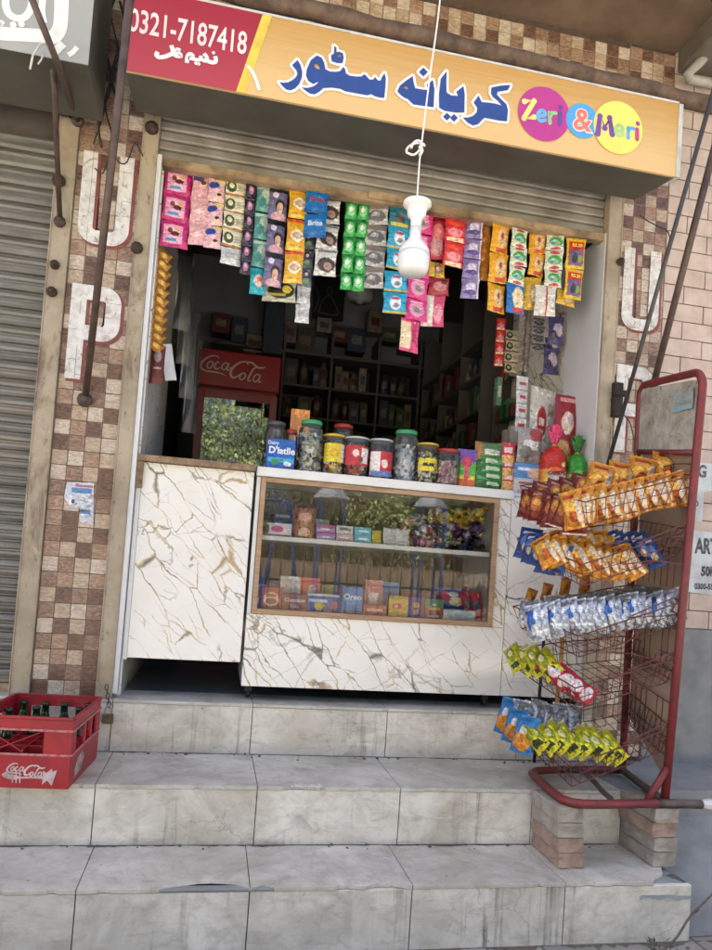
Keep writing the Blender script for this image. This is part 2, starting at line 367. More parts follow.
# ------------------------------------------------------------------ ground
mb = MB(); mb.box(-60, 60, -3.4, 8, -.75, -.652)
t = NT('grey pavers'); o = t.tc.outputs['Object']
br = t.n('ShaderNodeTexBrick'); t.l(o, br.inputs['Vector']); br.inputs['Scale'].default_value = 1; br.inputs['Brick Width'].default_value = .2; br.inputs['Row Height'].default_value = .1
br.inputs['Mortar Size'].default_value = .006; br.inputs['Color1'].default_value = H('9c9890'); br.inputs['Color2'].default_value = H('878379'); br.inputs['Mortar'].default_value = H('56524b')
t.set(t.mix(t.math('MULTIPLY', t.noise(o, 5, 5), .5), br.outputs[0], H('77726a')), .85); t.bump(t.noise(o, 60, 4), .2, .003)
mb.build('pavement', t.m, kind='structure')
mb = MB(); mb.box(-120, 120, -11.5, -3.4, -.9, -.78); mb.build('road', plain('dusty pale road', H('a49e96'), .9, 0, .15, 2, .2), kind='structure')
mb = MB(); mb.box(-200, 200, -200, -11.5, -.95, -.74); mb.build('lawn', plain('dry park grass', H('6c7048'), .95, 0, .3, 2.5, .3, c2=H('8c7f58')), kind='structure')

# ------------------------------------------------------------------ steps
st = thing('stone_steps', 'broad grey marble steps, stained and chipped, climbing to the shop front', 'steps', (.3, -.8, -.652))
H1, H2, ZG = -.218, -.435, -.652
Y1, Y2, Y3 = -.03, -.48, -.83
def riser(z0, z1, Y, joints, m, end):
    b = MB()
    for a, c in zip(joints, joints[1:]): b.box(a+.0018, c-.0018, Y, Y+.02, z0, z1-R.uniform(.0005, .002))
    b.mi = 1; b.box(joints[0], joints[-1]-.003, Y+.006, Y+.10, z0, z1-.003)
    b.build('riser', [m, M['mortar']], st, bevel=.0015)
def tread(z, Y, Yb, joints, m, notches=(), cut=None):
    b = MB()
    notches = list(notches)
    for _ in range(26):
        x = joints[0]+(joints[-1]-joints[0])*R.random(); q = (x, x+R.uniform(.012, .06), R.uniform(.003, .009))
        if all(q[1] < n0-.01 or q[0] > n1+.01 for n0, n1, _d in notches) and all(abs(q[0]-j) > .01 and not q[0] < j < q[1] for j in joints) and q[1] < joints[-1]-.2: notches.append(q)
    notches.sort()
    for a, c in zip(joints, joints[1:]):
        fr = [(a+.0015, Y-.004)]
        for (n0, n1, dp) in notches:
            if a < n0 < c or a < n1 < c or (n0 < a and n1 > c):
                k = 9
                for i in range(k+1):
                    x = n0+(n1-n0)*i/k
                    if a+.004 < x < c-.004: fr.append((x, Y-.004+dp*math.sin(PI*i/k)**.6*(.8+.4*R.random())))
        fr.append((c-.0015, Y-.004))
        if cut and c == joints[-1]: fr = fr[:-1] + cut
        poly = fr + [(c-.0015, Yb), (a+.0015, Yb)]
        b.prism(poly, lambda u, v, d: (u, v, d), z-.014, z - R.uniform(0, .0015))
    b.mi = 1; b.box(joints[0], joints[-1]-(.17 if cut else .05), Y+.022, Yb+.02, z-.10, z-.004)
    b.build('tread', [m, M['mortar']], st, bevel=.002)
J1 = [-1.6, -1.15, -.58, .012, .596, 1.20, 1.83, 2.20]
J2 = [-1.6, -1.1, -.52, .03, .606, 1.157, 1.706, 2.10]
J3 = [-1.6, -1.0, -.5, .045, .578, 1.122, 1.68, 2.18]
riser(H1, -.0145, Y1, J1, M['steps'][0], 2.2); riser(H2, H1-.0145, Y2, J2, M['steps'][0], 2.1); riser(ZG, H2-.0145, Y3, J3, M['steps'][1], 2.18)
tread(0, Y1, .2, J1, M['steps'][2], [(.9, 1.0, .006)])
tread(H1, Y2, Y1+.02, J2, M['steps'][2], [(.70, .83, .016), (1.25, 1.32, .007)])
tread(H2, Y3, Y2+.02, J3, M['steps'][2], [(.29, .66, .035), (.86, .93, .012), (.96, 1.1, .02)], [(2.02, -.834), (2.04, -.80), (2.10, -.77), (2.14, -.70), (2.178, -.66)])
def dirt(x0, x1, y, z, seed, wmax):
    b = MB(); n = int((x1-x0)/.012); P = []
    for i in range(n+1):
        x = x0+(x1-x0)*i/n; w = max(.001, wmax*(.35+mnoise.noise(Vector((x*7, seed, 0)))*.7+mnoise.noise(Vector((x*40, seed, 2)))*.45)); P.append((x, w))
    A = [b.bm.verts.new((x, y, z)) for x, w in P]; B_ = [b.bm.verts.new((x, y-w, z-.0003)) for x, w in P]
    for i in range(n): b.face([A[i], A[i+1], B_[i+1], B_[i]])
    b.build('dirt_line', M['dirt'], st, fix=False)
M['dirt'] = plain('packed dirt', H('6b6356'), .95, 0, .25, 60, .3, c2=H('4b453b'))
dirt(-1.5, 2.05, Y1-.0005, H1+.0012, 1.0, .020); dirt(-1.5, 2.05, Y2-.0005, H2+.0012, 5.0, .022); dirt(-1.5, 2.4, Y3-.0005, ZG+.0012, 9.0, .05)
b = MB(); b.box(.25, .68, Y3-.003, Y3+.05, H2-.0135, H2-.004); b.build('mortar_patch', M['cement'], st, bevel=.002)
b = MB(); r9 = random.Random(2)
for i in range(16):
    x = .70+.15*r9.random(); b.lathe([(r9.uniform(.004, .011), -.0005), (.003, .0009)], (x, Y2+.001+abs(r9.gauss(0, .008)), H1), 9)
b.build('paint_splash', M['white'], st, kind='stuff')
b = MB()
b.hexa([(2.10, -.47, ZG), (3.6, -.47, ZG), (3.6, .02, ZG), (2.10, .02, ZG), (2.10, -.455, H1-.004), (3.6, -.455, H1-.004), (3.6, .02, H1-.004), (2.10, .02, H1-.004)])
b.hexa([(2.182, -.80, ZG), (3.6, -.72, ZG), (3.6, -.46, ZG), (2.182, -.46, ZG), (2.182, -.66, H2-.03), (3.6, -.62, -.40), (3.6, -.46, -.31), (2.182, -.46, -.33)])
b.build('cement_end', M['cement'], st)
b = MB()
def patch(u, v):
    x, y = 1.97+.215*u, -.836+.30*v; e_ = min(1, min(u, 1-u, v)*12); n3 = mnoise.noise(Vector((x*22, y*22, 3)))*.006+mnoise.noise(Vector((x*70, y*70, 1)))*.0025
    return (x, y+n3*.4, H2-.012+n3-.05*(1-e_)-.02*max(0, u-.6))
b.grid(patch, 22, 26); b.build('corner_patch', M['cement'], st, fix=False)

# ------------------------------------------------------------------ building
bd = thing('shop_building', 'brown tiled shopfront building with open shop, UP painted down both pillars', 'building', (1.0, .3, 0))
def tiles(name, x0, x1, z0, z1, y, seed, nx):
    r = random.Random(seed); b = MB(); s = (x1-x0)/nx; nz = int(round((z1-z0)/s))
    mats = M['tiles']; last = [0]*nx
    for j in range(nz):
        prev = -1
        for i in range(nx):
            k = r.choice([0, 1, 2, 3, 4, 0, 3, 1])
            while k == prev or (k == last[i] and r.random() < .8): k = r.choice([0, 1, 2, 3, 4])
            prev = k; last[i] = k; b.mi = k
            a, c = x0+i*s+.0012, x0+(i+1)*s-.0012; e, f = z0+j*s+.0012, z0+(j+1)*s-.0012
            dy = [r.uniform(-.0012, .0012) for _ in range(2)]
            b.hexa([(a, y+dy[0], e), (c, y+dy[1], e), (c, y+.01, e), (a, y+.01, e), (a, y+dy[1], f), (c, y-dy[0], f), (c, y+.01, f), (a, y+.01, f)])
    b.mi = 5; b.box(x0-.001, x1+.001, y+.0035, y+.0125, z0, z1)
    return b.build(name, mats+[M['grout']], bd, bevel=.0012)
TL = (-.322, -.064)
pl = tiles('tiled_pillar', TL[0], TL[1], 0.0, 3.35, 0, 3, 4)
pr = tiles('tiled_pillar', 2.234, 2.482, -.2, 3.35, 0, 8, 4)
tiles('tiled_lintel', -.06, 2.23, 2.62, 3.35, 0, 21, 36)
b = MB(); b.box(TL[0]-.002, TL[1]+.002, .0125, .5, -.2, 3.35); b.box(2.232, 2.485, .0125, .5, -.2, 3.35); b.box(-.06, 2.232, .0125, .35, 2.62, 3.35)
b.box(-.062, .008, .03, .5, 2.45, 2.62); b.box(2.15, 2.232, .03, .5, 2.45, 2.62)
b.build('wall_core', M['concrete'], bd)
def jamb(x0, x1, z0, z1):
    b = MB(); b.box(x0, x1, -.014, .05, z0, z1); b.box(x0, x0+.006, -.019, -.014, z0, z1); b.box(x1-.006, x1, -.019, -.014, z0, z1)
    b.build('steel_jamb', M['jamb'], bd, bevel=.002)
jamb(-.404, -.324, 0, 2.45); jamb(-.063, .004, 0, 2.62); jamb(2.156, 2.232, -.1, 2.56)
# bolts and hinge lugs on the jambs
lug = plain('rusted lug', H('4d4136'), .8, .2, .3, 60, .4)
for (px, py, r) in ((59, 181, .028), (55, 265, .02), (52, 292, .022), (60, 222, .024), (137, 248, .026), (152, 128, .03), (620, 262, .02), (617, 398, .025)):
    p = W(px, py, -.02)
    b = MB(); b.lathe([(r, 0), (r*.95, .012), (r*.55, .02), (r*.4, .03), (.001, .032)], p, 10, rot=Euler((PI/2, 0, 0)).to_matrix())
    b.build('bolt_head', lug, bd)
# painted letters U and P down each pillar, with their red-brown shadow
def letter(kind, x0, x1, z0, z1, s, par, ys=-.003):
    w = x1-x0; h = z1-z0
    def arc(cx, cz, r, a0, a1, n=10): return [(cx+r*math.cos(a0+(a1-a0)*i/n), cz+r*math.sin(a0+(a1-a0)*i/n)) for i in range(n+1)]
    def shape(g):                                  # g widens the stroke a little
        X0, X1, Z0, Z1, S = x0-g, x1+g, z0-g, z1+g, s+2*g
        r = .36*w; ri = max(.004, r-S)
        if kind == 'U':
            return [[(X0, Z1)] + arc(X0+r, Z0+r, r, PI, 1.5*PI) + arc(X1-r, Z0+r, r, 1.5*PI, 2*PI) + [(X1, Z1), (X1-S, Z1)] + arc(X1-S-ri, Z0+S+ri, ri, 2*PI, 1.5*PI) + arc(X0+S+ri, Z0+S+ri, ri, 1.5*PI, PI) + [(X0+S, Z1)]]
        zb = z1-.58*h-g
        return [[(X0, Z0), (X0+S, Z0), (X0+S, Z1), (X0, Z1)],
                [(X0+S, Z1)] + arc(X1-r, Z1-r, r, PI/2, 0) + arc(X1-r, zb+r, r, 0, -PI/2) + [(X0+S, zb), (X0+S, zb+S)] + arc(X1-S-ri, zb+S+ri, ri, -PI/2, 0) + arc(X1-S-ri, Z1-S-ri, ri, 0, PI/2) + [(X0+S, Z1-S)]]
    st_ = (TL[1]-TL[0])/4 if x0 < 1 else .062
    for nm, m, dx, dz, g, y in (('letter_shadow', M['paintred'], .010, -.008, .004, ys), ('letter', M['paint'], 0, 0, 0, ys-.0025)):
        b = MB()
        for i, sg in enumerate(shape(g)): b.face([b.bm.verts.new((u+dx, y, v+dz)) for u, v in sg])
        bm = b.bm; bmesh.ops.triangulate(bm, faces=bm.faces[:])
        for k in range(-8, 60):
            for ax, base in ((0, TL[0] if x0 < 1 else 2.234), (2, 0.0 if x0 < 1 else -.2)):
                for e in (-.0008, .0008):
                    co = [0, 0, 0]; no = [0, 0, 0]; co[ax] = base+k*st_+e; no[ax] = 1
                    bmesh.ops.bisect_plane(bm, geom=bm.verts[:]+bm.edges[:]+bm.faces[:], plane_co=co, plane_no=no, dist=1e-6)
        kill = []
        for f in bm.faces:
            c = f.calc_center_median()
            for ax, base in ((0, TL[0] if x0 < 1 else 2.234), (2, 0.0 if x0 < 1 else -.2)):
                q = (c[ax]-base)/st_; q = abs(q-round(q))*st_
                if q < .0008 and R.random() < .4: kill.append(f); break
        bmesh.ops.delete(bm, geom=kill, context='FACES')
        b.build(nm, m, par)
letter('U', -.298, -.088, 1.925, 2.325, .060, pl); letter('P', -.298, -.092, 1.335, 1.745, .064, pl)
letter('U', 2.256, 2.458, 1.895, 2.305, .058, pr); letter('P', 2.250, 2.452, 1.28, 1.715, .062, pr)
# slab overhead, and unseen building mass added to cast shade on the front
b = MB(); b.box(-4, 2.49, -.78, .4, 3.352, 3.5); b.build('soffit_slab', M['soffit'], bd)
b = MB(); b.box(2.492, 2.9, -1.0, .0, 3.24, 3.5); b.build('ceiling_beam', M['concrete'], bd, bevel=.01)
b = MB(); b.box(-7, 9, -.02, 9, 3.502, 6.2); b.build('shade_mass', M['cement'], bd)
# interior of the shop
def part(nm, x0, x1, y0, y1, z0, z1, m, par=bd, **kw):
    b = MB(); b.box(x0, x1, y0, y1, z0, z1); return b.build(nm, m, par, **kw)
part('shop_floor', -.05, 2.3, .21, 3.1, -.1, -.002, plain('dark blue grey floor', H('718092'), .3, 0, .15, 5))
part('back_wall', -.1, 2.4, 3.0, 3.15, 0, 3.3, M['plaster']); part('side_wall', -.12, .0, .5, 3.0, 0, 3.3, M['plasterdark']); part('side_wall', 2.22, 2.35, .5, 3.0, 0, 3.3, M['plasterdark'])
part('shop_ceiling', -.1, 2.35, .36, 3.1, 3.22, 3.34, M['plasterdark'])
part('wall_panel', .004, .03, .055, 1.17, .0, 2.42, M['marbles']); part('wall_panel', 2.18, 2.205, .36, 1.18, .0, 2.42, M['marbles'])
part('jamb_board', .005, .024, -.012, .052, 0.02, 2.36, M['jambw']); part('jamb_board', 2.150, 2.178, .0, .36, .05, 2.36, M['jambw'])
part('jamb_strip', 2.1795, 2.2, .02, .35, .05, 2.36, M['iron'])
# neighbouring closed shop
part('wall_core', -4, -.41, .16, .5, -.2, 3.35, M['concrete'])
b = MB()
for i in range(31):
    z = .02+i*.077
    prof = [(0, .010), (.004, -.004), (.016, -.012), (.026, -.012), (.032, -.004), (.038, -.004), (.044, -.012), (.056, -.014), (.066, -.008), (.071, .010), (.077, .010)]
    for (a, ya), (c, yc) in zip(prof, prof[1:]):
        v = [b.bm.verts.new(q) for q in ((-2.2, .1+ya, z+a), (-.405, .1+ya, z+a), (-.405, .1+yc, z+c), (-2.2, .1+yc, z+c))]; b.face(v, False)
sh = thing('roller_shutter', 'closed grey ribbed roller shutter with rust marks, left of the tiled pillar', 'shutter', (-1.3, .1, 0))
b.build('slat_curtain', M['slat'], sh)
b = MB(); b.box(-2.2, -.405, .07, .12, -.02, .03); b.build('bottom_rail', M['rail'], sh, bevel=.004)
# half-rolled shutter of the open shop
sh = thing('roller_shutter', 'rolled-up olive roller shutter with a worn bottom rail under the orange sign', 'shutter', (1.08, .05, 2.3))
b = MB()
for i in range(6):
    z = 2.363+i*.045
    prof = [(0, .010), (.003, -.002), (.010, -.006), (.034, -.006), (.040, -.001), (.043, .010), (.045, .010)]
    for (a, ya), (c, yc) in zip(prof, prof[1:]):
        v = [b.bm.verts.new(q) for q in ((.006, .036+ya, z+a), (2.154, .036+ya, z+a), (2.154, .036+yc, z+c), (.006, .036+yc, z+c))]; b.face(v)
b.build('slat_curtain', M['slat2'], sh)
b = MB(); b.box(.006, 2.2, .012, .06, 2.325, 2.362); b.box(.006, 2.2, .004, .012, 2.325, 2.33); b.build('bottom_rail', M['rail'], sh, bevel=.003)
b = MB(); b.box(.95, 1.18, .0, .0115, 2.335, 2.372); b.build('lift_plate', M['rail'], sh, bevel=.003)

# brick wall to the right, cement below
bw = thing('brick_wall', 'pale pink brick wall with dark mortar and grey cement base, right of the shop', 'wall', (3.0, .1, -.2))
b = MB(); r = random.Random(5); ch, bl, g = .0905, .232, .0045; row = 0; z = .44
while z < 3.34:
    x = 2.484 - (0 if row % 2 else bl*.5) ; 
    while x < 4.2:
        a = max(x, 2.486); c = x+bl-g
        if c-a > .02:
            y = r.uniform(-.001, .0015); b.box(a, c, y, .06, z, z+ch-g)
        x += bl
    z += ch; row += 1
b.mi = 1; b.box(2.486, 4.2, .004, .3, .43, 3.4)
b.build('brickwork', [M['brick'], M['brickgrout']], bw, bevel=.002)
b = MB(); b.box(2.484, 4.2, -.012, .2, -.25, .437); b.build('cement_base', M['cement'], bw, bevel=.004)

# pipes, struts, cables
b = MB(); P0 = W(60, -22, -.43); P0 = Vector((-.4, -.43, 2.825)); P1 = Vector((2.62, -.40, 2.80))
pts = [P0.lerp(P1, i/24)+Vector((0, 0, .004*math.sin(i*1.7))) for i in range(25)]
b.tube(pts, [.036+.003*math.sin(i*2.3) for i in range(25)], 14)
b.build('rusty_pipe', M['rust'], None, label='long rusty brown pipe running along the top of the orange sign', cat='pipe', loc=(1.1, -.42, 2.8))
b = MB(); q = [W(720, 38, -.12), W(700, 62, -.12), W(688, 74, -.12)]; q += [W(690, 79, -.1), W(712, 83, -.06), W(740, 86, -.05)]
b.tube([tuple(p) for p in q], .024, 12); b.build('drain_pipe', M['greypipe'], None, label='pale grey drain pipe with an elbow under the slab, upper right', cat='pipe', loc=tuple(q[2]))
def strut(pts, r, m, lab, flat=None):
    b = MB(); b.tube(pts, r, 8); e = Vector(pts[-1])
    b.lathe([(r*2.2, 0), (r*2.2, .012), (r*1.1, .016), (r*.8, .03)], e, 10, rot=Euler((PI/2, 0, 0)).to_matrix())
    b.build('iron_strut', m, None, label=lab, cat='strut', loc=tuple(e), group='iron awning struts')
strut([W(22, -26, -.64), W(58, 64, -.485), W(78, 121, -.024)], .012, M['strut'], 'dark iron strut slanting across the grey neighbouring sign')
strut([W(51, 56, -.42), W(54.5, 90, -.3), W(60, 222, -.024)], .011, M['strut'], 'short dark iron bar bolted to the jamb beside the closed shutter')
strut([W(132, -18, -.72), W(85, 400, -.016)], .0145, M['strut'], 'long brown iron strut crossing the left pillar and its painted letters')
strut([W(722, 60, -.62), W(603, 482, -.02)], .010, M['strutg'], 'thin grey iron strut in front of the right painted U')
strut([W(722, 118, -.5), W(650, 398, -.016)], .016, M['strut'], 'thick brown iron strut over the brick wall above the red rack')
b = MB()
for k in range(4):
    x = 104+k*5; pts = []
    for i in range(9): pts.append(W(x+5*math.sin(i*1.3+k*2)+(2-i)*1.1, -8+i*19+k*3, -.03-.02*(k % 2)))
    b.tube(catmull([tuple(p) for p in pts], 3), .0035+.002*(k % 2), 6)
pts = [W(95+8*i, 168+10*math.sin(i*2.2)-i*3, -.02) for i in range(7)]; b.tube(catmull([tuple(p) for p in pts], 3), .0028, 6)
b.build('cable_bundle', M['cable'], None, label='tangle of black cables hanging between the two shop signs', cat='cables', loc=tuple(W(112, 60, -.03)))
b = MB(); pts = [W(*p, -.03) for p in ((640, 215), (648, 221), (658, 226), (668, 232), (671, 246))]; b.tube(catmull([tuple(p) for p in pts], 4), .003, 6)
b.build('loose_wire', M['cable'], None, label='thin loose black wire sagging over the right tiled pillar above the painted U', cat='wire', loc=tuple(W(648, 221, -.03)))
b = MB(); pts = [W(*p, -.03) for p in ((617, 400), (622, 412), (630, 423), (634, 440))]; b.tube(catmull([tuple(p) for p in pts], 4), .003, 6)
b.build('loose_wire', M['cable'], None, label='short black wire hanging from the rusty latch on the right jamb', cat='wire', loc=tuple(W(622, 412, -.03)))
b = MB(); p = W(617, 400, -.03); b.rbox(p, (.05, .03, .17)); b.rbox(p+Vector((-.0, -.02, .03)), (.07, .02, .03)); b.build('door_latch', plain('rusty latch', H('3b332d'), .7, .4, .3, 50, .3), None, bevel=.004, label='rusty dark bolt latch on the right steel jamb', cat='latch', loc=tuple(p))
# ------------------------------------------------------------------ shop sign
SY = -.45
sg = thing('shop_sign', 'long orange shop sign box with blue Urdu lettering and a red phone number panel', 'sign', (1.07, -.3, 2.42))
SX0, SX1, SZ0, SZ1 = -.088, 2.236, 2.413, 2.738
b = MB(); b.hexa([(SX0+.004, -.438, SZ0), (SX1-.012, -.438, SZ0), (SX1-.012, -.12, 2.478), (SX0+.004, -.12, 2.462), (SX0+.004, -.438, SZ1-.004), (SX1-.012, -.438, SZ1-.004), (SX1-.012, -.12, SZ1-.004), (SX0+.004, -.12, SZ1-.004)]); b.build('sign_case', M['signcase'], sg, bevel=.003)
def spx(z, sx, sy, ox, oy):                        # enlarged-photo coordinates -> sign plane (X, Z)
    p = W(ox+sx/z, oy+sy/z, SY); return (p.x, p.z)
sgf = lambda u, v, d: (u, SY-.003-d, v)
t = NT('orange printed sheet'); g = t.tc.outputs['Generated']; sp = t.n('ShaderNodeSeparateXYZ'); t.l(g, sp.inputs[0])
f = t.math('ADD', sp.outputs[2], t.math('MULTIPLY', t.math('SUBTRACT', t.noise(t.mapping(g, scale=(4, 1, 22)), 1.4, 3, .6, .8), .5), .5))
t.set(t.mix(t.ramp(f, .25, .95), H('d3b27a'), H('b98f4a')), .35); orange = t.m
t = NT('red printed sheet'); g = t.tc.outputs['Generated']; sp = t.n('ShaderNodeSeparateXYZ'); t.l(g, sp.inputs[0])
t.set(t.mix(t.ramp(sp.outputs[2], .05, .9), H('a83c46'), H('961f29')), .35); red = t.m
a0, a1 = spx(4.45, 600, 95, 125, 0)[0], spx(4.45, 495, 400, 125, 0)[0]
k = (a0-a1)/(spx(4.45, 600, 95, 125, 0)[1]-spx(4.45, 495, 400, 125, 0)[1])
xs_ = lambda z: a1+k*(z-SZ0)
b = MB(); b.prism([(SX0, SZ0), (SX1-.02, SZ0), (SX1-.02, SZ1), (SX0, SZ1)], lambda u, v, d: (u, d, v), SY, SY+.012); b.build('orange_panel', orange, sg)
b = MB(); b.prism([(SX0, SZ0), (xs_(SZ0), SZ0), (xs_(SZ1), SZ1), (SX0, SZ1)], lambda u, v, d: (u, d, v), SY-.0012, SY-.0002); b.build('red_panel', red, sg)
wd = .036
b = MB(); b.prism([(xs_(SZ0), SZ0), (xs_(SZ0)+wd, SZ0), (xs_(SZ1)+wd, SZ1), (xs_(SZ1), SZ1)], lambda u, v, d: (u, d, v), SY-.0018, SY-.0003); b.build('yellow_stripe', plain('yellow print', H('e3c54a'), .4), sg)
b = MB(); b.box(SX1-.02, SX1, SY-.004, -.40, SZ0-.002, SZ1); b.box(SX0, SX1-.021, SY-.004, -.42, SZ1-.001, SZ1+.008); b.build('edge_trim', M['trim'], sg)
b = MB(); sw = [spx(4.45, *q, 125, 0) for q in ((535, 290), (555, 305), (578, 345), (598, 402))]
b.ribbon(catmull(sw), [.004]*4+[.014]*15, sgf, .0008); b.build('white_swoosh', M['white'], sg)
ZA = lambda L: [spx(5.933, x, y, 275, 35) for x, y in L]
ZB = lambda L: [spx(5.696, x, y, 390, 60) for x, y in L]
re_ = ZA([(133,152),(150,180),(161,222),(158,258),(142,295),(117,321),(90,332),(65,326),(45,307),(26,284),(50,287),(76,285),(101,272),(122,255),(132,235),(127,215),(112,196),(101,182)])
stow = ZA([(248,125),(275,138),(291,168),(298,207),(325,220),(360,222),(384,218),(394,206),(402,193),(415,205),(419,230),(440,244),(480,250),(512,249),(526,238),(536,240),(545,252),(560,268),(580,268),(592,252),(602,266),(614,276),(626,272),(633,252),(649,230),(656,262),(652,325),(646,376),(615,373),(590,366),(570,354),(545,361),(480,349),(415,337),(385,322),(335,315),(285,318),(265,338),(235,355),(208,352),(182,335),(158,314),(190,318),(225,309),(250,293),(256,280),(225,294),(197,276),(183,245),(188,206),(212,152)])
stow_h = ZA([(232,178),(245,172),(262,190),(266,208),(250,205),(235,195)])
tt = ZA([(350,68),(363,80),(364,106),(380,103),(402,112),(406,140),(399,170),(368,170),(334,158),(332,125),(349,113)])
tt_h = ZA([(372,122),(388,120),(390,134),(368,134)])
kr = ZB([(684,146),(668,175),(610,184),(606,200),(632,228),(660,255),(669,290),(663,352),(620,348),(560,336),(535,332),(520,346),(500,368),(470,376),(440,360),(413,331),(440,331),(470,322),(492,300),(495,275),(474,245),(502,206),(520,243),(560,246),(600,252),(634,263),(612,236),(586,216),(573,195),(575,160),(630,149)])
ya = ZB([(320,68),(319,130),(320,188),(345,205),(386,208),(375,185),(416,152),(423,200),(421,302),(370,302),(310,292),(278,275),(277,200),(287,110)])
nh = ZB([(128,95),(132,130),(142,164),(185,172),(215,175),(208,142),(242,118),(251,170),(246,272),(200,266),(130,256),(98,224),(84,220),(60,203),(40,182),(54,150),(88,122)])
nh_h = ZB([(74,158),(95,149),(104,170),(88,169)])
dot = lambda cx, cy, r: ZB([(cx, cy-r), (cx+r, cy), (cx, cy+r), (cx-r, cy)])
blue = plain('blue letter print', H('2b478c'), .4, 0, .08, 20)
for i, (L, hol) in enumerate(((re_, None), (stow, stow_h), (tt, tt_h), (kr, None), (ya, None), (nh, nh_h), (dot(322, 326, 22), None), (dot(362, 333, 22), None), (dot(188, 72, 25), None))):
    # white outline: the same outline swollen, 1 mm below the blue
    cx = sum(p[0] for p in L)/len(L); cz = sum(p[1] for p in L)/len(L)
    ar = sum(a[0]*b_[1]-b_[0]*a[1] for a, b_ in zip(L, L[1:]+L[:1]))
    if ar < 0: L = L[::-1]
    b = MB(); L2 = L+[L[0], L[1]]
    sm = L
    bb = MB(); P = sm + [sm[0]]
    for j in range(len(P)-1): bb.ribbon([P[j], P[j+1]], 0.021, sgf, .0004+.00003*(j % 9)+.000012*i)
    for j, q in enumerate(sm): bb.disc(q, .0105, .0105, sgf, .00072+.00003*(j % 9)+.000012*i, 10)
    bb.build('letter_outline', M['white'], sg, fix=False)
    fill_mesh([L]+([hol] if hol else []), blue, sg, sgf, 'letter', 0, .0004, .0016+i*.00005)
text_mesh('0321-7187418', .125, plain('white digit print', H('ead9d8'), .4), sg, (lambda c: (lambda u, v, d: (c[0]+u, SY-.002-d, c[1]+v)))(spx(4.45, 284, 147, 125, 0)), 'phone_number', .0016, .605)
b = MB(); S = lambda L: catmull([spx(4.45, x, y, 125, 0) for x, y in L], 4); q = 0
for L, w in (([(146,232),(140,246),(152,256),(180,253),(206,242),(216,238)], .016), ([(206,203),(213,225),(214,242)], .016), ([(247,226),(232,222),(226,232),(240,238),(250,250),(232,252),(214,244)], .014),
             ([(276,282),(277,258),(288,242),(302,250),(296,262),(282,258)], .015), ([(298,262),(318,268),(338,266),(336,250)], .014), ([(352,240),(364,258),(362,272),(344,270)], .015), ([(402,252),(404,276),(386,280),(368,274)], .016)):
    b.ribbon(S(L), w, sgf, .0002+q*.0002); q += 1
for x, y in ((316, 284), (328, 287), (394, 238)): b.disc(spx(4.45, x, y, 125, 0), .008, .008, sgf, .0004+q*.0002, 4); q += 1
b.build('owner_name', M['white'], sg, fix=False)
def zd(x, y): return spx(4.747, x, y, 510, 70)
for nm, cx, cy, rx, ry, c in (('magenta_disc', 160, 210, 121, 131, 'b53a8c'), ('blue_disc', 342, 243, 74, 86, '4fa0dc'), ('yellow_disc', 511, 275, 111, 131, 'e3dc6a')):
    C0 = zd(cx, cy); rr = (abs(zd(cx+rx, cy)[0]-C0[0])+abs(zd(cx, cy+ry)[1]-C0[1]))/2
    b = MB(); b.disc(C0, rr, rr, sgf, {'magenta_disc': .0006, 'blue_disc': .001, 'yellow_disc': .0014}[nm], 48); b.build(nm, plain(nm, H(c), .4, 0, .06, 8), sg)
for ch, strokes, w, c in (('letter', [[(66,152),(112,150),(64,232),(112,226)]], .024, 'e9e27c'), ('letter', [[(130,222),(164,216),(158,198),(140,197),(129,220),(140,243),(165,240)]], .016, '6cb4e6'),
        ('letter', [[(184,205),(187,255)], [(187,225),(198,206),(214,208)]], .016, '9cc890'), ('letter', [[(235,206),(235,258)], [(237,178),(239,181)]], .019, '6b4a9a'),
        ('letter', [[(414,305),(424,222),(447,278),(470,230),(482,308)]], .026, '7a4a98'), ('letter', [[(500,292),(532,288),(526,268),(508,266),(498,288),(508,312),(534,308)]], .016, 'a9cf86'),
        ('letter', [[(558,276),(558,325)], [(558,295),(568,278),(584,281)]], .016, '5aa7df'), ('letter', [[(600,285),(600,330)], [(603,256),(604,258)]], .02, 'c24a7c')):
    b = MB(); 
    for i, s_ in enumerate(strokes):
        P = [zd(*q) for q in s_]; P = P if len(P) < 4 or c in ('e9e27c', '7a4a98') else catmull(P, 4)
        b.ribbon(P, w, sgf, .0022+.0001*i)
        for j, q in enumerate(P): b.disc(q, w/2, w/2, sgf, .0023+.0001*i+.00003*(j % 3), 12)
    b.build(ch, plain('print '+c, H(c), .4), sg, fix=False)
C0 = zd(340, 246); text_mesh('&', .13, plain('white print', H('f0e4e0'), .4), sg, lambda u, v, d: (C0[0]+u, SY-.0046-d, C0[1]+v), 'letter', .007)
text_mesh('&', .13, plain('salmon print', H('dc7a66'), .4), sg, lambda u, v, d: (C0[0]+u, SY-.0066-d, C0[1]+v), 'letter', .002)

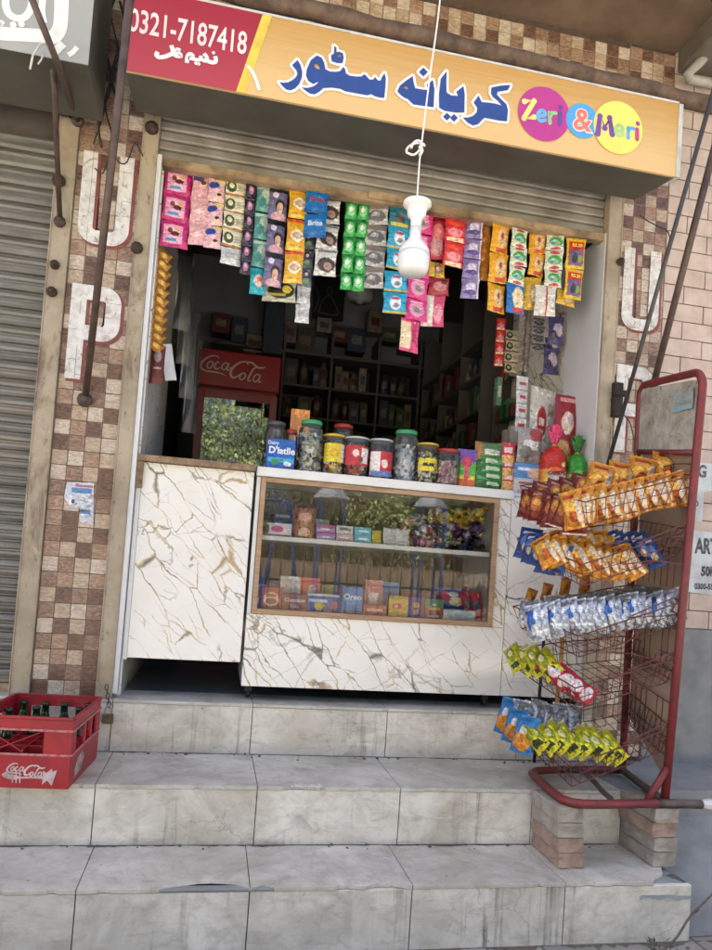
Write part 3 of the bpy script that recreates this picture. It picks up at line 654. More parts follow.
# neighbour's grey sign with white script
ns = thing('neighbour_sign', 'grey sign box with blurred white script over the closed shutter', 'sign', (-1.1, -.3, 2.4))
b = MB(); b.box(-2.4, -.216, -.448, -.10, 2.405, 3.1); b.build('sign_case', M['signcase'], ns, bevel=.003)
b = MB(); b.box(-2.4, -.214, -.454, -.45, 2.403, 3.1); b.build('sign_board', plain('grey sign board', H('a2a4a1'), .5, 0, .06, 3), ns)
b = MB(); nf = lambda u, v, d: (u, -.4545-d, v); N = lambda L: catmull([spx(5.086, x, y, 0, 0) for x, y in L], 5)
for i, (L, w) in enumerate((([(38,-30),(30,20),(45,70),(85,96),(130,88),(160,40),(168,-30)], .026), ([(-120,190),(-40,172),(40,176),(120,180),(210,186),(262,196),(300,160),(312,90),(316,-40)], .05), ([(-90,150),(-60,110),(-30,150),(0,120),(20,130)], .022),
        ([(222,-30),(215,60),(225,120)], .024), ([(348,284),(372,270),(394,244)], .018), ([(286,232),(318,262)], .046))):
    b.ribbon(N(L), w, nf, .0003*i+.0002)
for x, y in ((70, 132), (112, 128)): b.disc(spx(5.086, x, y, 0, 0), .012, .012, nf, .003, 12)
b.build('script', plain('white brushed script', H('e4e6e4'), .5, 0, .08, 20), ns, fix=False)
b = MB(); b.tube([W(*p, -.50) for p in ((53, 42), (40, 44), (33, 55), (30, 69))], .004, 6); b.tube([W(*p, -.50) for p in ((44, 52), (41, 60), (38, 64))], .003, 6)
b.build('tied_string', plain('dirty white string', H('cfcdc6'), .8), None, label='scrap of white string tied round the strut over the grey sign', cat='string', loc=tuple(W(53, 42, -.5)))

# ------------------------------------------------------------------ bulb
bl = thing('hanging_bulb', 'big white bulb hanging on a knotted white cord in front of the sachets', 'light bulb', (1.035, -.6, 1.74))
wp = plain('white plastic', H('e8e8e8'), .3, 0, .03, 5)
b = MB(); pts = [(1.078, -.60, 3.352), (1.071, -.6, 2.83), (1.05, -.6, 2.5), (1.036, -.6, 2.235), (1.033, -.6, 2.15), (1.034, -.6, 2.0)]; b.tube(catmull(pts, 5), .0032, 8)
b.build('cord', wp, bl)
b = MB(); c = Vector((1.035, -.6, 2.232)); pts = [c+Vector((-.006+.034*math.cos(a)*(1 if a < 4 else .6)-.014, .012*math.sin(a*.5), .022*math.sin(a)+.012*math.cos(a))) for a in [i*.5 for i in range(20)]]
b.tube(pts, .0045, 8); b.tube([c+Vector((.006*math.cos(i*1.2), .009*math.sin(i*1.2), .02-.006*i)) for i in range(8)], .0055, 8); b.build('knot', wp, bl)
b = MB(); b.lathe([(.005, 2.027), (.044, 2.025), (.053, 2.020), (.054, 2.010), (.050, 2.004), (.040, 2.000), (.037, 1.985), (.034, 1.966), (.022, 1.955), (.021, 1.925), (.023, 1.922)], (1.036, -.6, 0), 28); b.build('lamp_holder', wp, bl)
b = MB(); b.lathe([(.0215, 1.9215), (.022, 1.885), (.030, 1.87), (.046, 1.853), (.056, 1.835), (.059, 1.82)], (1.036, -.6, 0), 32); b.build('bulb_housing', wp, bl)
b = MB(); b.lathe([(.0595, 1.819), (.0605, 1.80), (.0600, 1.775), (.056, 1.755), (.046, 1.742), (.03, 1.737), (.001, 1.735)], (1.036, -.6, 0), 32)
b.build('diffuser', plain('milky diffuser', H('e2e3e4'), .25, 0, .02, 4), bl)

# ------------------------------------------------------------------ soft packets
def pillow(w, h, th, seed, crimp=.08, wr=1.0, nu=12, nv=14, back=.6):
    b = MB(); off = Vector((seed*3.1, seed*1.7, seed*.9))
    def prof(u, v):
        e = max(0, math.sin(PI*u))**.55
        vv = min(1, max(0, (v-crimp)/(1-2*crimp))); e2 = max(0, math.sin(PI*vv))**.6
        return e*e2
    am = min(th, .013)
    def wob(u, v): return mnoise.noise(Vector((u*3.2, v*4.4, 0))+off)*am*.5*wr + mnoise.noise(Vector((u*9, v*8, 5))+off)*am*.24*wr
    def xz(u, v):
        pin = 1-.05*math.sin(PI*v)*wr+mnoise.noise(Vector((v*6, 2, seed)))*.02*wr
        return ((u-.5)*w*pin, (v-.5)*h + mnoise.noise(Vector((u*5, v, seed)))*.008*h*wr)
    def fr(u, v):
        x, z = xz(u, v); p = prof(u, v); return (x, -th*p + wob(u, v)*(.25+p) - .0004, z)
    def bk(u, v):
        x, z = xz(1-u, v); p = prof(1-u, v); return (x, th*p*back + wob(1-u, v)*(.25+p) + .0004, z)
    b.grid(fr, nu, nv); b.grid(bk, nu, nv); return b
HANGERS = []
def strip(label, x0, x1, y0, y1, n, Y, mat, cat='sachet strip', tilt=0, cols=1, th=.009, mats=None, gapz=.0, group=None, name='sachet_strip', lets=None):
    """a hanging strip of n sachets; x0..x1 is its width at the top"""
    a = W(x0, y0, Y); c = W(x1, y0, Y); xc = (a.x+c.x)/2; zt = (a.z+c.z)/2; w = abs(c.x-a.x)
    zb = W((x0+x1)/2-.075*(y1-y0), y1, Y).z; h = (zt-zb)/n
    t = thing(name, label, cat, (xc, Y, zt), group or 'strips of sachets hanging across the shop opening')
    t.rotation_euler = (R.uniform(-.03, .03), tilt, R.uniform(-.18, .18))
    protos = []
    for i in range(n):
        m = (mats[i] if mats else mat)
        key = m.name
        for q in range(cols):
            src = next((o for k_, o in protos if k_ == key), None)
            if src is None:
                o = pillow(w/cols*1.03, h*.985, th, R.randint(0, 999), .07, 1.9, 12, 12).build('sachet', m); o.parent = t; protos.append((key, o))
                if lets and i in lets:
                    pass
            else:
                o = src.copy(); COL.objects.link(o); o.parent = t
            o.location = ((q-(cols-1)/2)*w/cols, R.uniform(-.003, .003), -(i+.5)*h); OFF[o.name] = Vector((xc, Y, zt))+o.location
            o.rotation_euler = (R.uniform(-.10, .10), R.uniform(-.03, .03), R.uniform(-.2, .2))
            if lets and i in lets:
                for (s_, cx, cz, size, lm, bold) in lets[i]:
                    tm = text_mesh(s_, size, lm, None, lambda u, v, d: (cx+u, -th-.0045-d, cz+v), 'lettering', bold)
                    tm.parent = o
    b = MB(); b.tube([(0, 0, 0), (0, .004, .012), (0, .006, 2.356-zt+.0 if zt < 2.34 else .016)], .0012, 5); o = b.build('string', M['cable']); o.parent = t
    return t
k_ = lambda c: H(c)
MP = {}
MP['pinkb'] = pack('pink foil print', k_('c22b78'), [('r', .45, .5, .34, .36, k_('e8a8c6')), ('e', .35, .62, .09, .1, k_('7a3a2a')), ('e', .6, .68, .1, .08, k_('d9b070')), ('e', .52, .5, .16, .12, k_('5a2a24'), .1), ('r', .4, .27, .2, .05, k_('3f8cc0'), .08)])
MP['pinkl'] = pack('pale pink print', k_('d9a2ac'), [('e', .6, .55, .2, .2, k_('e6c4b4'), .1), ('e', .62, .66, .16, .1, k_('5a3a34'), .1), ('r', .35, .8, .3, .1, k_('3a3f74'))])
MP['pinkp'] = pack('plain pink film', k_('dcaab0'), [('e', .5, .4, .3, .1, k_('e9c9c9'), .15)])
MP['pinkd'] = pack('pink blue print', k_('e0b4be'), [('e', .35, .7, .34, .16, k_('35489a'), .05), ('e', .62, .22, .2, .16, k_('e6c0ac'), .1), ('e', .66, .32, .16, .07, k_('4a2f2c'), .1), ('e', .75, .9, .3, .1, k_('ddd278'), .1)])
MP['cream'] = pack('cream green print', k_('dcd8c2'), [('e', .3, .5, .24, .34, k_('3c4a2e'), .08), ('e', .3, .56, .12, .16, k_('c6c8a0')), ('r', .5, .06, .5, .08, k_('9a6a34')), ('e', .72, .5, .2, .2, k_('b9b59c'), .1)])
MP['blackf'] = pack('black flower print', k_('221f30'), [('e', .5, .5, .26, .3, k_('a86e92'), .12), ('e', .5, .54, .12, .16, k_('d8b4c8'), .1), ('r', .5, .92, .4, .04, k_('6a6488'))])
MP['teal'] = pack('teal print', k_('5f9a92'), [('e', .6, .55, .3, .3, k_('a8b8a8'), .12), ('e', .4, .35, .26, .2, k_('3f7f7c'), .15), ('r', .5, .9, .45, .06, k_('b6ccc4'))])
MP['cyanb'] = pack('cyan print', k_('2fa3b4'), [('e', .55, .5, .3, .25, k_('e0c0b0'), .1), ('e', .6, .55, .18, .1, k_('c26a4a'), .1)])
MP['face'] = pack('violet black print', k_('6a6288'), [('r', .5, .94, .5, .12, k_('1d1a20')), ('e', .35, .74, .16, .1, k_('c9c4da')), ('e', .6, .44, .26, .2, k_('2c2224'), .08), ('e', .6, .36, .17, .18, k_('caa492'), .05), ('e', .55, .1, .4, .14, k_('c9a0a8'), .1)])
MP['yelo'] = pack('yellow print', k_('d9a52a'), [('e', .55, .48, .36, .2, k_('e9dfc8')), ('e', .55, .48, .28, .12, k_('b8a68a'), .06), ('r', .5, .94, .5, .05, k_('c0502c')), ('r', .5, .08, .4, .05, k_('e2bb58'))])
MP['blueb'] = pack('blue print', k_('1f6fb8'), [('e', .5, .6, .36, .2, k_('2f86cf'), .08), ('r', .5, .08, .5, .06, k_('174f92'))])
MP['multi'] = pack('busy multicolour print', k_('5a6a7c'), [('n', .5, .5, .3, .3, k_('b8b04a')), ('e', .5, .6, .36, .24, k_('4a3f6a'), .2), ('e', .5, .3, .3, .12, k_('7aa06a'), .2), ('e', .55, .66, .12, .1, k_('d8d0d4'), .1)])
MP['whitel'] = pack('white label', k_('c9cdd0'), [('r', .5, .5, .3, .2, k_('a8acb0'), .1)])
MP['hair'] = pack('silver hair print', k_('d4d4d6'), [('e', .55, .42, .42, .3, k_('3a3030'), .2), ('e', .62, .36, .2, .16, k_('a88c84'), .1), ('r', .5, .93, .5, .05, k_('77777c')), ('r', .1, .5, .05, .5, k_('e2e2e2'))])
MP['oval'] = pack('black gold oval card', k_('b8b8a4'), [('e', .55, .55, .42, .42, k_('1f1c14')), ('e', .72, .6, .14, .2, k_('c6b43c'), .1), ('r', .45, .35, .25, .06, k_('a4942f'), .05)])
MP['green'] = pack('green foil print', k_('2f9a4a'), [('e', .5, .5, .36, .36, k_('7cc88a'), .1), ('e', .5, .52, .2, .18, k_('d8ecd8'), .12), ('r', .5, .96, .5, .05, k_('1f7a36'))], .25, .2, .6)
MP['greys'] = pack('grey silver print', k_('b4b4b6'), [('r', .5, .86, .5, .14, k_('7d7470'), .08), ('e', .5, .42, .42, .28, k_('5a5a60'), .22), ('e', .45, .46, .22, .12, k_('9c9ca2'), .25)])
MP['cyan'] = pack('bright cyan print', k_('2f9ec4'), [('e', .52, .5, .26, .34, k_('d4dce4'), .1), ('e', .5, .7, .2, .08, k_('a85a7c'), .1), ('e', .54, .36, .14, .12, k_('8f8f9c'), .15), ('r', .5, .06, .5, .05, k_('b8a84a'))])
MP['cyand'] = pack('dark cyan print', k_('1f6a80'), [('e', .5, .4, .24, .3, k_('4c4a4a'), .1), ('r', .5, .14, .4, .08, k_('b8b04a'), .06)])
MP['hotp'] = pack('hot pink print', k_('d23a82'), [('e', .5, .5, .36, .36, k_('e88ab4')), ('e', .5, .46, .26, .26, k_('b89aa0')), ('e', .5, .46, .16, .16, k_('86707c'), .1), ('r', .5, .84, .3, .05, k_('f0c4d8'), .05)])
MP['cpink'] = pack('cream pink print', k_('d8487c'), [('r', .28, .5, .26, .42, k_('dccaa4')), ('r', .72, .6, .12, .3, k_('b83058'), .1), ('n', .5, .5, .2, .16, k_('e8b8c0'))])
MP['redc'] = pack('red candy print', k_('b83040'), [('e', .5, .6, .4, .24, k_('d8747c'), .15), ('e', .45, .3, .4, .24, k_('c89098'), .2), ('r', .5, .94, .5, .06, k_('8a1a20'))])
MP['redw'] = pack('red cherry print', k_('cc3040'), [('e', .5, .78, .4, .12, k_('e2502c'), .1), ('e', .5, .4, .36, .2, k_('e28a94'), .16), ('r', .5, .1, .4, .08, k_('dcc8a4'), .1)])
MP['choc'] = pack('red brown print', k_('9a2430'), [('e', .55, .5, .36, .3, k_('b87a80'), .15), ('e', .75, .75, .16, .14, k_('5a2a1c'), .1)])
MP['yelc'] = pack('yellow candy print', k_('d0b03a'), [('e', .6, .55, .26, .3, k_('a86a7c'), .1), ('e', .6, .55, .14, .16, k_('dcc0b0'), .1)])
MP['whpk'] = pack('white pink print', k_('c84a70'), [('r', .25, .5, .27, .5, k_('d8d0c8')), ('e', .72, .4, .2, .3, k_('dc90a4'), .1)])
MP['purp'] = pack('lilac print', k_('8a7cae'), [('e', .55, .55, .3, .24, k_('c4bcd4'), .14), ('e', .5, .3, .34, .14, k_('5c4c8c'), .12), ('r', .95, .5, .06, .5, k_('d0ccd8'))])
MP['oran'] = pack('orange print', k_('c07a2c'), [('n', .5, .5, .2, .2, k_('9a5a20'))])
MP['yelm'] = pack('yellow spice print', k_('dfa428'), [('e', .62, .55, .3, .36, k_('d8b88c'), .1), ('e', .6, .6, .1, .12, k_('a84a30'), .1), ('r', .6, .12, .3, .07, k_('b8402c'), .04)])
MP['grwh'] = pack('white green print', k_('cfd6c4'), [('e', .55, .5, .4, .28, k_('4a9a4c'), .08), ('e', .5, .42, .26, .16, k_('9cc4a4'), .14), ('e', .4, .4, .12, .1, k_('4f86b4'), .1), ('e', .55, .1, .3, .08, k_('b83c3c')), ('e', .55, .9, .3, .08, k_('b83c3c'))])
MP['bluey'] = pack('blue cream print', k_('2f6eb4'), [('e', .65, .5, .34, .42, k_('d8c8a4'), .08), ('r', .65, .12, .3, .08, k_('b84030')), ('e', .4, .6, .1, .08, k_('e2d088'), .1)])
MP['yelr'] = pack('yellow ring print', k_('d8b038'), [('e', .6, .45, .3, .36, k_('b08a60'), .06), ('e', .6, .45, .18, .22, k_('d8cc9c'), .1)])
MP['rs20'] = pack('yellow red print', k_('dcb42c'), [('r', .52, .5, .40, .40, k_('bf3424')), ('r', .52, .36, .38, .26, k_('6a5a84'), .05), ('e', .45, .34, .16, .18, k_('2f2a3c'), .1), ('e', .72, .34, .12, .12, k_('7a9a4a'), .1)])
MP['whst'] = pack('white stripe print', k_('d0ccc4'), [('r', .55, .5, .035, .5, k_('a83a40')), ('n', .5, .5, .2, .14, k_('a4a09c'))])
MP['purb'] = pack('purple box print', k_('4f4a7c'), [('e', .6, .5, .36, .24, k_('c4b8d0'), .12), ('e', .3, .3, .2, .16, k_('2c2848'), .1)])
MP['gold'] = pack('gold wafer wrap', k_('b07a2c'), [('n', .5, .5, .3, .26, k_('7a4a1c')), ('e', .5, .5, .3, .2, k_('d8b458'), .2)], .3, .2)
wl = plain('white letter print', H('eef0f4'), .4); rl = plain('red letter print', H('c03a3a'), .4); yl = plain('yellow letter print', H('f0dc60'), .4); dl = plain('dark letter print', H('2c2a34'), .4)
strip('glossy magenta sachet strip with brown fruit pictures, leftmost in the opening', 165.5, 194, 170, 248, 3, .08, MP['pinkb'], th=.012)
strip('pale pink strip of sachets next to the magenta one, plain at the bottom', 193, 211, 175, 245, 3, .06, MP['pinkl'], mats=[MP['pinkl'], MP['pinkp'], MP['pinkp']])
strip('pale pink sachets with a dark blue logo, left of the cream strip', 209, 226, 179, 249, 3, .05, MP['pinkd'])
strip('cream sachet strip with green ovals and brown bands', 226, 248, 179, 266, 5, .06, MP['cream'], mats=[MP['cream']]*4+[MP['whitel']])
strip('narrow black sachet strip with pink flowers', 246, 257, 183, 275, 6, .05, MP['blackf'])
strip('dull teal sachet strip ending in one bright cyan sachet', 257, 273, 185, 294, 4, .06, MP['teal'], mats=[MP['teal']]*3+[MP['cyanb']])
strip('violet and black sachets showing a dark-haired face', 270, 289, 187, 286, 3, .05, MP['face'])
strip('yellow sachet strip with a white oval, left of the two blue sachets', 290, 309, 188, 284, 3, .035, MP['yelo'])
strip('pair of bright blue sachets overlapping the yellow strip', 306, 329, 191, 238, 2, .015, MP['blueb'], lets={0: [('Brite', .002, .006, .034, rl, .0006)], 1: [('Brite', .002, .006, .034, wl, .0006)]})
strip('narrow multicoloured sachet strip with a white label at its foot', 303, 317, 213, 322, 6, .12, MP['multi'], mats=[MP['multi']]*4+[MP['whitel'], MP['whitel']])
strip('silver hair colour sachets with brown hair pictures', 319, 341, 198, 276, 3, .08, MP['hair'])
strip('single black and gold oval card hanging below the violet sachets', 263, 297, 281, 302, 1, .10, MP['oval'], th=.003)
strip('green foil sheet of small sachets, two across', 346, 370, 202, 290, 5, .06, MP['green'], cols=2)
strip('grey silver sachet strip right of the green sheet', 367, 389, 204, 287, 4, .05, MP['greys'])
strip('bright cyan sachet strip left of the white bulb', 389, 412, 206, 315, 5, .04, MP['cyan'], mats=[MP['cyand']]+[MP['cyan']]*4)
strip('hot pink sachet strip hanging behind the bulb', 411, 434, 212, 321, 5, .05, MP['hotp'])
strip('cream and pink sachet pair, lowest hanging in the middle', 400, 421, 319, 352, 1, .045, MP['cpink'])
strip('red candy packet with a pale print, right of the bulb', 431, 447, 216, 260, 1, .07, MP['redc'], th=.012)
strip('two small red cherry packets, one above the other', 445, 467, 219, 266, 2, .04, MP['redw'], th=.01)
strip('small yellow candy packet half hidden under the red ones', 427, 446, 262, 278, 1, .09, MP['yelc'])
strip('small dark red chocolate packet under the yellow one', 429, 449, 278, 296, 1, .06, MP['choc'], th=.01)
strip('white and pink sachet beside the lowest hot pink ones', 423, 445, 294, 327, 1, .07, MP['whpk'])
strip('lilac sachet strip right of the red packets', 466, 483, 219, 298, 4, .05, MP['purp'])
strip('narrow orange strip between the lilac and yellow sachets', 482, 491, 223, 281, 3, .09, MP['oran'])
strip('golden yellow spice sachets with a cream oval, third from the right', 491, 510, 224, 313, 3, .04, MP['yelm'], th=.01)
strip('white and green sachets above a blue one', 511, 529, 229, 284, 3, .03, MP['grwh'])
strip('single blue and cream sachet under the white and green strip', 506, 526, 283, 314, 1, .035, MP['bluey'], th=.01)
strip('plain yellow sachets between the two white and green strips', 530, 546, 231, 276, 2, .07, MP['yelm'])
strip('yellow sachet with a ring, behind the blue one', 525, 541, 277, 310, 1, .09, MP['yelr'])
strip('white and green sachets above a white striped packet', 547, 564, 233, 287, 3, .04, MP['grwh'])
strip('white packet with a thin red stripe under the green sachets', 536, 556, 285, 316, 1, .05, MP['whst'])
strip('yellow and red price sachets, rightmost in the opening', 567, 585, 239, 299, 2, .03, MP['rs20'], lets={0: [('RS.20', .002, .036, .022, yl, .0006)], 1: [('RS.20', .002, .036, .022, yl, .0006)]}, th=.01)
strip('yellow sachet edge hanging behind the price sachets', 556, 577, 291, 305, 1, .07, MP['yelr'])
b = MB(); b.tube([(.03+2.12*i/20, .09, 2.35-.012*math.sin(PI*i/20)) for i in range(21)], .0022, 6)
b.build('hanging_line', M['cable'], None, label='dark line under the rolled shutter holding the sachet strips', cat='line', loc=(1.1, .09, 2.35))
# ------------------------------------------------------------------ counter
lc = thing('counter_flap', 'white veined counter door with a chipped wooden top, floating above the dark floor', 'counter', (.28, .05, .167))
b = MB(); b.box(.047, .528, .03, .055, .168, 1.015); b.build('door_panel', M['marble'], lc, bevel=.001)
b = MB(); b.box(.028, .046, .026, .30, .16, 1.0); b.build('side_strip', M['white'], lc)
b = MB(); b.box(.012, .532, .0, .34, 1.017, 1.045); b.box(.012, .052, .006, .029, .90, 1.016); b.build('wooden_top', M['chip'], lc, bevel=.002)
CX0, CX1, CZ0, CZ1 = .542, 1.762, .063, 1.0
sc_ = thing('display_counter', 'white veined shop counter with a wood framed glass display window', 'counter', (1.15, .25, 0))
b = MB(); b.box(CX0, CX1, .045, .065, CZ0, .385); b.build('base_panel', M['marble2'], sc_, bevel=.001)
b = MB(); b.box(1.700, CX1, .046, .066, .386, 1.0); b.build('front_panel', M['marble2'], sc_, bevel=.001)
b = MB(); b.box(CX0, CX0+.018, .046, .52, .386, 1.0); b.box(1.70, 1.718, .0665, .52, .386, 1.0); b.box(CX0, CX0+.018, .0665, .52, CZ0, .384); b.build('side_panel', M['white'], sc_, bevel=.001)
b = MB(); b.box(CX0-.004, CX1+.002, .022, .54, 1.002, 1.044); b.build('counter_top', M['white'], sc_, bevel=.003)
F0, F1, FZ0, FZ1 = .562, 1.699, .387, 1.0
b = MB(); w = .022
b.box(F0, F0+w, .034, .07, FZ0, FZ1); b.box(F1-w, F1, .034, .07, FZ0, FZ1); b.box(F0+w, F1-w, .034, .07, FZ0, FZ0+w); b.box(F0+w, F1-w, .034, .07, FZ1-w, FZ1)
b.build('window_frame', M['wood'], sc_, bevel=.0015)
GL = clear('showcase glass', (1, 1, 1, 1), 1.42, .018, .003)
b = MB(); b.box(F0+w-.004, F1-w+.004, .050, .054, FZ0+w-.004, FZ1-w+.004); b.build('glass_pane', GL, sc_)
SHZ = .742
b = MB(); b.box(.561, 1.699, .085, .50, SHZ-.022, SHZ); b.build('glass_shelf', M['white'], sc_, bevel=.002)
b = MB(); b.box(.561, 1.699, .066, .52, .388, .405); b.box(.561, 1.699, .505, .52, .406, 1.0); b.build('inner_lining', plain('brown board lining', H('6e5e4c'), .7, 0, .15, 6), sc_)
for x in (.575, 1.70):
    b = MB(); b.lathe([(.016, 0), (.018, .003), (.018, .015), (.016, .018)], (x-.009, .09, .024), 14, rot=Euler((0, PI/2, 0)).to_matrix()); b.box(x-.016, x+.016, .075, .105, .036, .062)
    b.build('caster_wheel', M['iron'], sc_)
rc = thing('side_counter', 'white veined side counter behind the red snack rack', 'counter', (1.95, .2, 0))
b = MB(); b.box(1.766, 2.148, .05, .07, CZ0, 1.02); b.build('front_panel', M['marble3'], rc, bevel=.001)
b = MB(); b.box(1.766, 2.148, .045, .54, 1.021, 1.036); b.build('counter_top', M['white'], rc, bevel=.002)
TOP = 1.0445; TOP2 = 1.0365

# ------------------------------------------------------------------ goods in boxes, jars and packets
def span(x0, x1, yb, Y):
    a = W(x0, yb, Y); c = W(x1, yb, Y); return (a.x+c.x)/2, abs(c.x-a.x)
def carton(label, x0, x1, y0, y1, Y, z, mat, depth=.1, rz=0, cat='box', lets=(), top=None, group=None, name='carton', lean=0, h=None):
    xc, w = span(x0, x1, y1, Y); zt = W((x0+x1)/2, y0, Y).z; hh = h or max(.02, zt-z)
    w *= math.cos(rz) if abs(rz) < .5 else 1
    b = MB(); b.box(-w/2, w/2, 0, depth, 0, hh)
    o = b.build(name, [mat], None, bevel=.0018, label=label, cat=cat, group=group)
    o.location = (xc, Y, z); o.rotation_euler = (lean, 0, rz); OFF[o.name] = Vector(o.location)
    for (s, cx, cz, size, lm, bold) in lets:
        tm = text_mesh(s, size*hh, lm, None, lambda u, v, d: (cx*w+u, -.0006-d, cz*hh+v), 'lettering', bold); tm.parent = o
    return o
CANDY = [[plain('sweet %d%d' % (i, j), H(c), .35) for j, c in enumerate(cs)] for i, cs in enumerate((('d8d8d4', '4a4a48', 'a8aaa4', '8c9a6a'), ('d8c23c', 'c0703a', 'e2ddd0', '6f4a3a'), ('b03a3a', 'd8c4b4', '6a3a2c', 'cfa04a'), ('c4c6c8', 'b03a44', '4f74a8', 'd8d4d0'), ('cfd2d4', '9aa4ac', '6a8ab4', 'e0e0e0'), ('26241f', 'd8cc5a', 'dcd8cc', '3a3830'), ('b88a94', 'd8c8cc', '7a4a5a', 'c4a4a8')))]
PLAS = clear('clear jar plastic', (1, 1, 1, 1), 1.35, .01, .05, .03, (.85, .87, .88, 1))
def jar(label, x0, x1, y0, y1, Y, z, lid, cset, fill=.8, labelmat=None, lz=(.3, .7), square=False, rings=False, lidh=.016, neck=.80, group=None, sweets=(.010, 80)):
    xc, w = span(x0, x1, y1, Y); zt = W((x0+x1)/2, y0, Y).z; h = zt-z; r = w/2
    t = thing('sweet_jar', label, 'jar', (xc, Y, z), group)
    n = 28; bh = h-lidh
    prof = [(r*.85, 0), (r*.97, .006), (r, .016)]
    if rings:
        for i in range(6): q = .1+.7*i/6; prof += [(r, bh*q), (r*.955, bh*(q+.03)), (r*.955, bh*(q+.05)), (r, bh*(q+.08))]
    prof += [(r, bh*.80), (r*.97, bh*.87), (r*neck, bh*.955), (r*neck, bh)]
    b = MB(); b.lathe(prof, (0, 0, 0), n)
    if square:
        for v in b.bm.verts:
            a = math.atan2(v.co.y, v.co.x); kx = 1/max(abs(math.cos(a)), abs(math.sin(a))); v.co.x *= 1+(kx-1)*.72; v.co.y *= 1+(kx-1)*.72
    o = b.build('jar_body', PLAS, None); o.parent = t
    b = MB(); rl_ = r*neck*1.06; b.lathe([(rl_*.98, bh-.004), (rl_, bh), (rl_, h-.003), (rl_*.95, h), (.001, h+.0005)], (0, 0, 0), n); o = b.build('jar_lid', lid, None, bevel=0); o.parent = t
    b = MB(); rr = random.Random(int(x0*7+y0)); s0, cnt = sweets
    for i in range(int(cnt*1.5)):
        a = rr.uniform(0, 2*PI); q = math.sqrt(rr.uniform(.3, .74))*r; b.mi = rr.randrange(4)
        zz = .012+rr.random()*(bh*fill-.024)
        b.rbox((q*math.cos(a), q*math.sin(a), zz), (s0*rr.uniform(1, 2.2), s0*rr.uniform(.8, 1.4), s0*rr.uniform(.5, 1)), Euler((rr.uniform(0, 3), rr.uniform(0, 3), rr.uniform(0, 3))).to_matrix())
    b.mi = 0; b.lathe([(r*.6, .008), (r*.6, bh*fill*.86)], (0, 0, 0), 14)
    o = b.build('sweets', CANDY[cset], None, kind='stuff'); o.parent = t
    if labelmat:
        b = MB(); rl2 = r*1.006
        def lf(u, v): a = -PI/2-1.15+2.3*u; return (rl2*math.cos(a), rl2*math.sin(a), bh*(lz[0]+(lz[1]-lz[0])*v))
        b.grid(lf, 16, 1); o = b.build('jar_label', labelmat, None); o.parent = t
        if square:
            for v in o.data.vertices:
                a = math.atan2(v.co.y, v.co.x); kx = 1/max(abs(math.cos(a)), abs(math.sin(a))); v.co.x *= (1+(kx-1)*.72)*1.004; v.co.y *= (1+(kx-1)*.72)*1.004
    return t
L_ = lambda n, c, r=.35: plain(n, H(c), r)
lg, lr, ly, lw, lb = L_('green lid', '3f9a62'), L_('red lid', 'b0382c'), L_('yellow lid', 'd0b032'), L_('white lid', 'b8bcbc'), L_('dark lid', '55585a')
P_ = {}
P_['dairy'] = pack('blue dairy carton', k_('1f5cae'), [('r', .5, .32, .5, .08, k_('3f9ac0'), .1), ('e', .3, .25, .16, .09, k_('3a8a4a'), .1), ('e', .75, .22, .16, .08, k_('d8d4c0'), .1), ('r', .5, .05, .5, .06, k_('174a94'))], .4, 0, 0)
P_['orangebox'] = pack('orange carton', k_('d08a4c'), [('e', .5, .5, .3, .22, k_('e2c4a0')), ('e', .5, .5, .2, .14, k_('8a6a8c'), .1), ('r', .5, .06, .5, .05, k_('b86a34'))], .5, 0, 0)
P_['rainbow'] = pack('rainbow carton', k_('5fae4e'), [('r', .5, .95, .5, .30, k_('6f4aa0')), ('r', .5, .10, .5, .14, k_('d06a34')), ('r', .5, .28, .5, .05, k_('d8c23c')), ('e', .5, .66, .28, .16, k_('c43a54')), ('e', .5, .38, .14, .26, k_('c85060'), .06)], .4, 0, 0)
P_['lblyel'] = pack('yellow jar label', k_('dcc832'), [('e', .45, .5, .24, .26, k_('c8a42c'), .05), ('r', .92, .5, .12, .5, k_('d8d8d4'))], .4, 0, 0)
P_['lblred'] = pack('red jar label', k_('b8303a'), [('e', .4, .6, .16, .2, k_('e0c8c0'), .1), ('r', .8, .5, .16, .4, k_('dcd8d4'), .06), ('e', .62, .3, .12, .16, k_('6a3a28'), .1)], .4, 0, 0)
P_['lblrw'] = pack('red white jar label', k_('c03038'), [('e', .6, .5, .16, .2, k_('e4d4d0'), .1), ('r', .2, .5, .2, .5, k_('d8d4d0')), ('r', .5, .06, .5, .14, k_('5a7ab0'), .1)], .4, 0, 0)
P_['lblblk'] = pack('black yellow jar wrap', k_('d8ca3a'), [('n', .2, .2, .22, .34, k_('24221c'))], .4, 0, 0)
P_['lblband'] = pack('yellow band', k_('dccc3c'), [('r', .5, .5, .34, .14, k_('2c2a24'), .06), ('e', .8, .4, .1, .2, k_('c08a34'))], .4, 0, 0)
P_['greenb'] = pack('green biscuit wrap', k_('2f7a36'), [('r', .5, .85, .5, .14, k_('6aa86a'), .1), ('e', .3, .4, .26, .22, k_('1f5a26'), .1), ('r', .62, .45, .26, .12, k_('b8ccae'), .1)], .25, .1, .5)
P_['brownb'] = pack('brown green biscuit wrap', k_('5a7a4a'), [('r', .12, .5, .14, .5, k_('9a6a3a')), ('r', .6, .5, .3, .14, k_('c8d0bc'), .1)], .25, .1, .5)
P_['redb'] = pack('red biscuit wrap', k_('bf3a44'), [('r', .5, .25, .5, .3, k_('d8a86c')), ('n', .5, .5, .24, .3, k_('c88a4c')), ('r', .45, .72, .3, .1, k_('e4c4c0'), .06)], .3, 0, .3)
P_['bluebis'] = pack('blue biscuit box', k_('5f93cc'), [('e', .8, .35, .34, .4, k_('d8b898'), .1), ('r', .4, .6, .3, .1, k_('dce6f0'), .05)], .35, 0, .1)
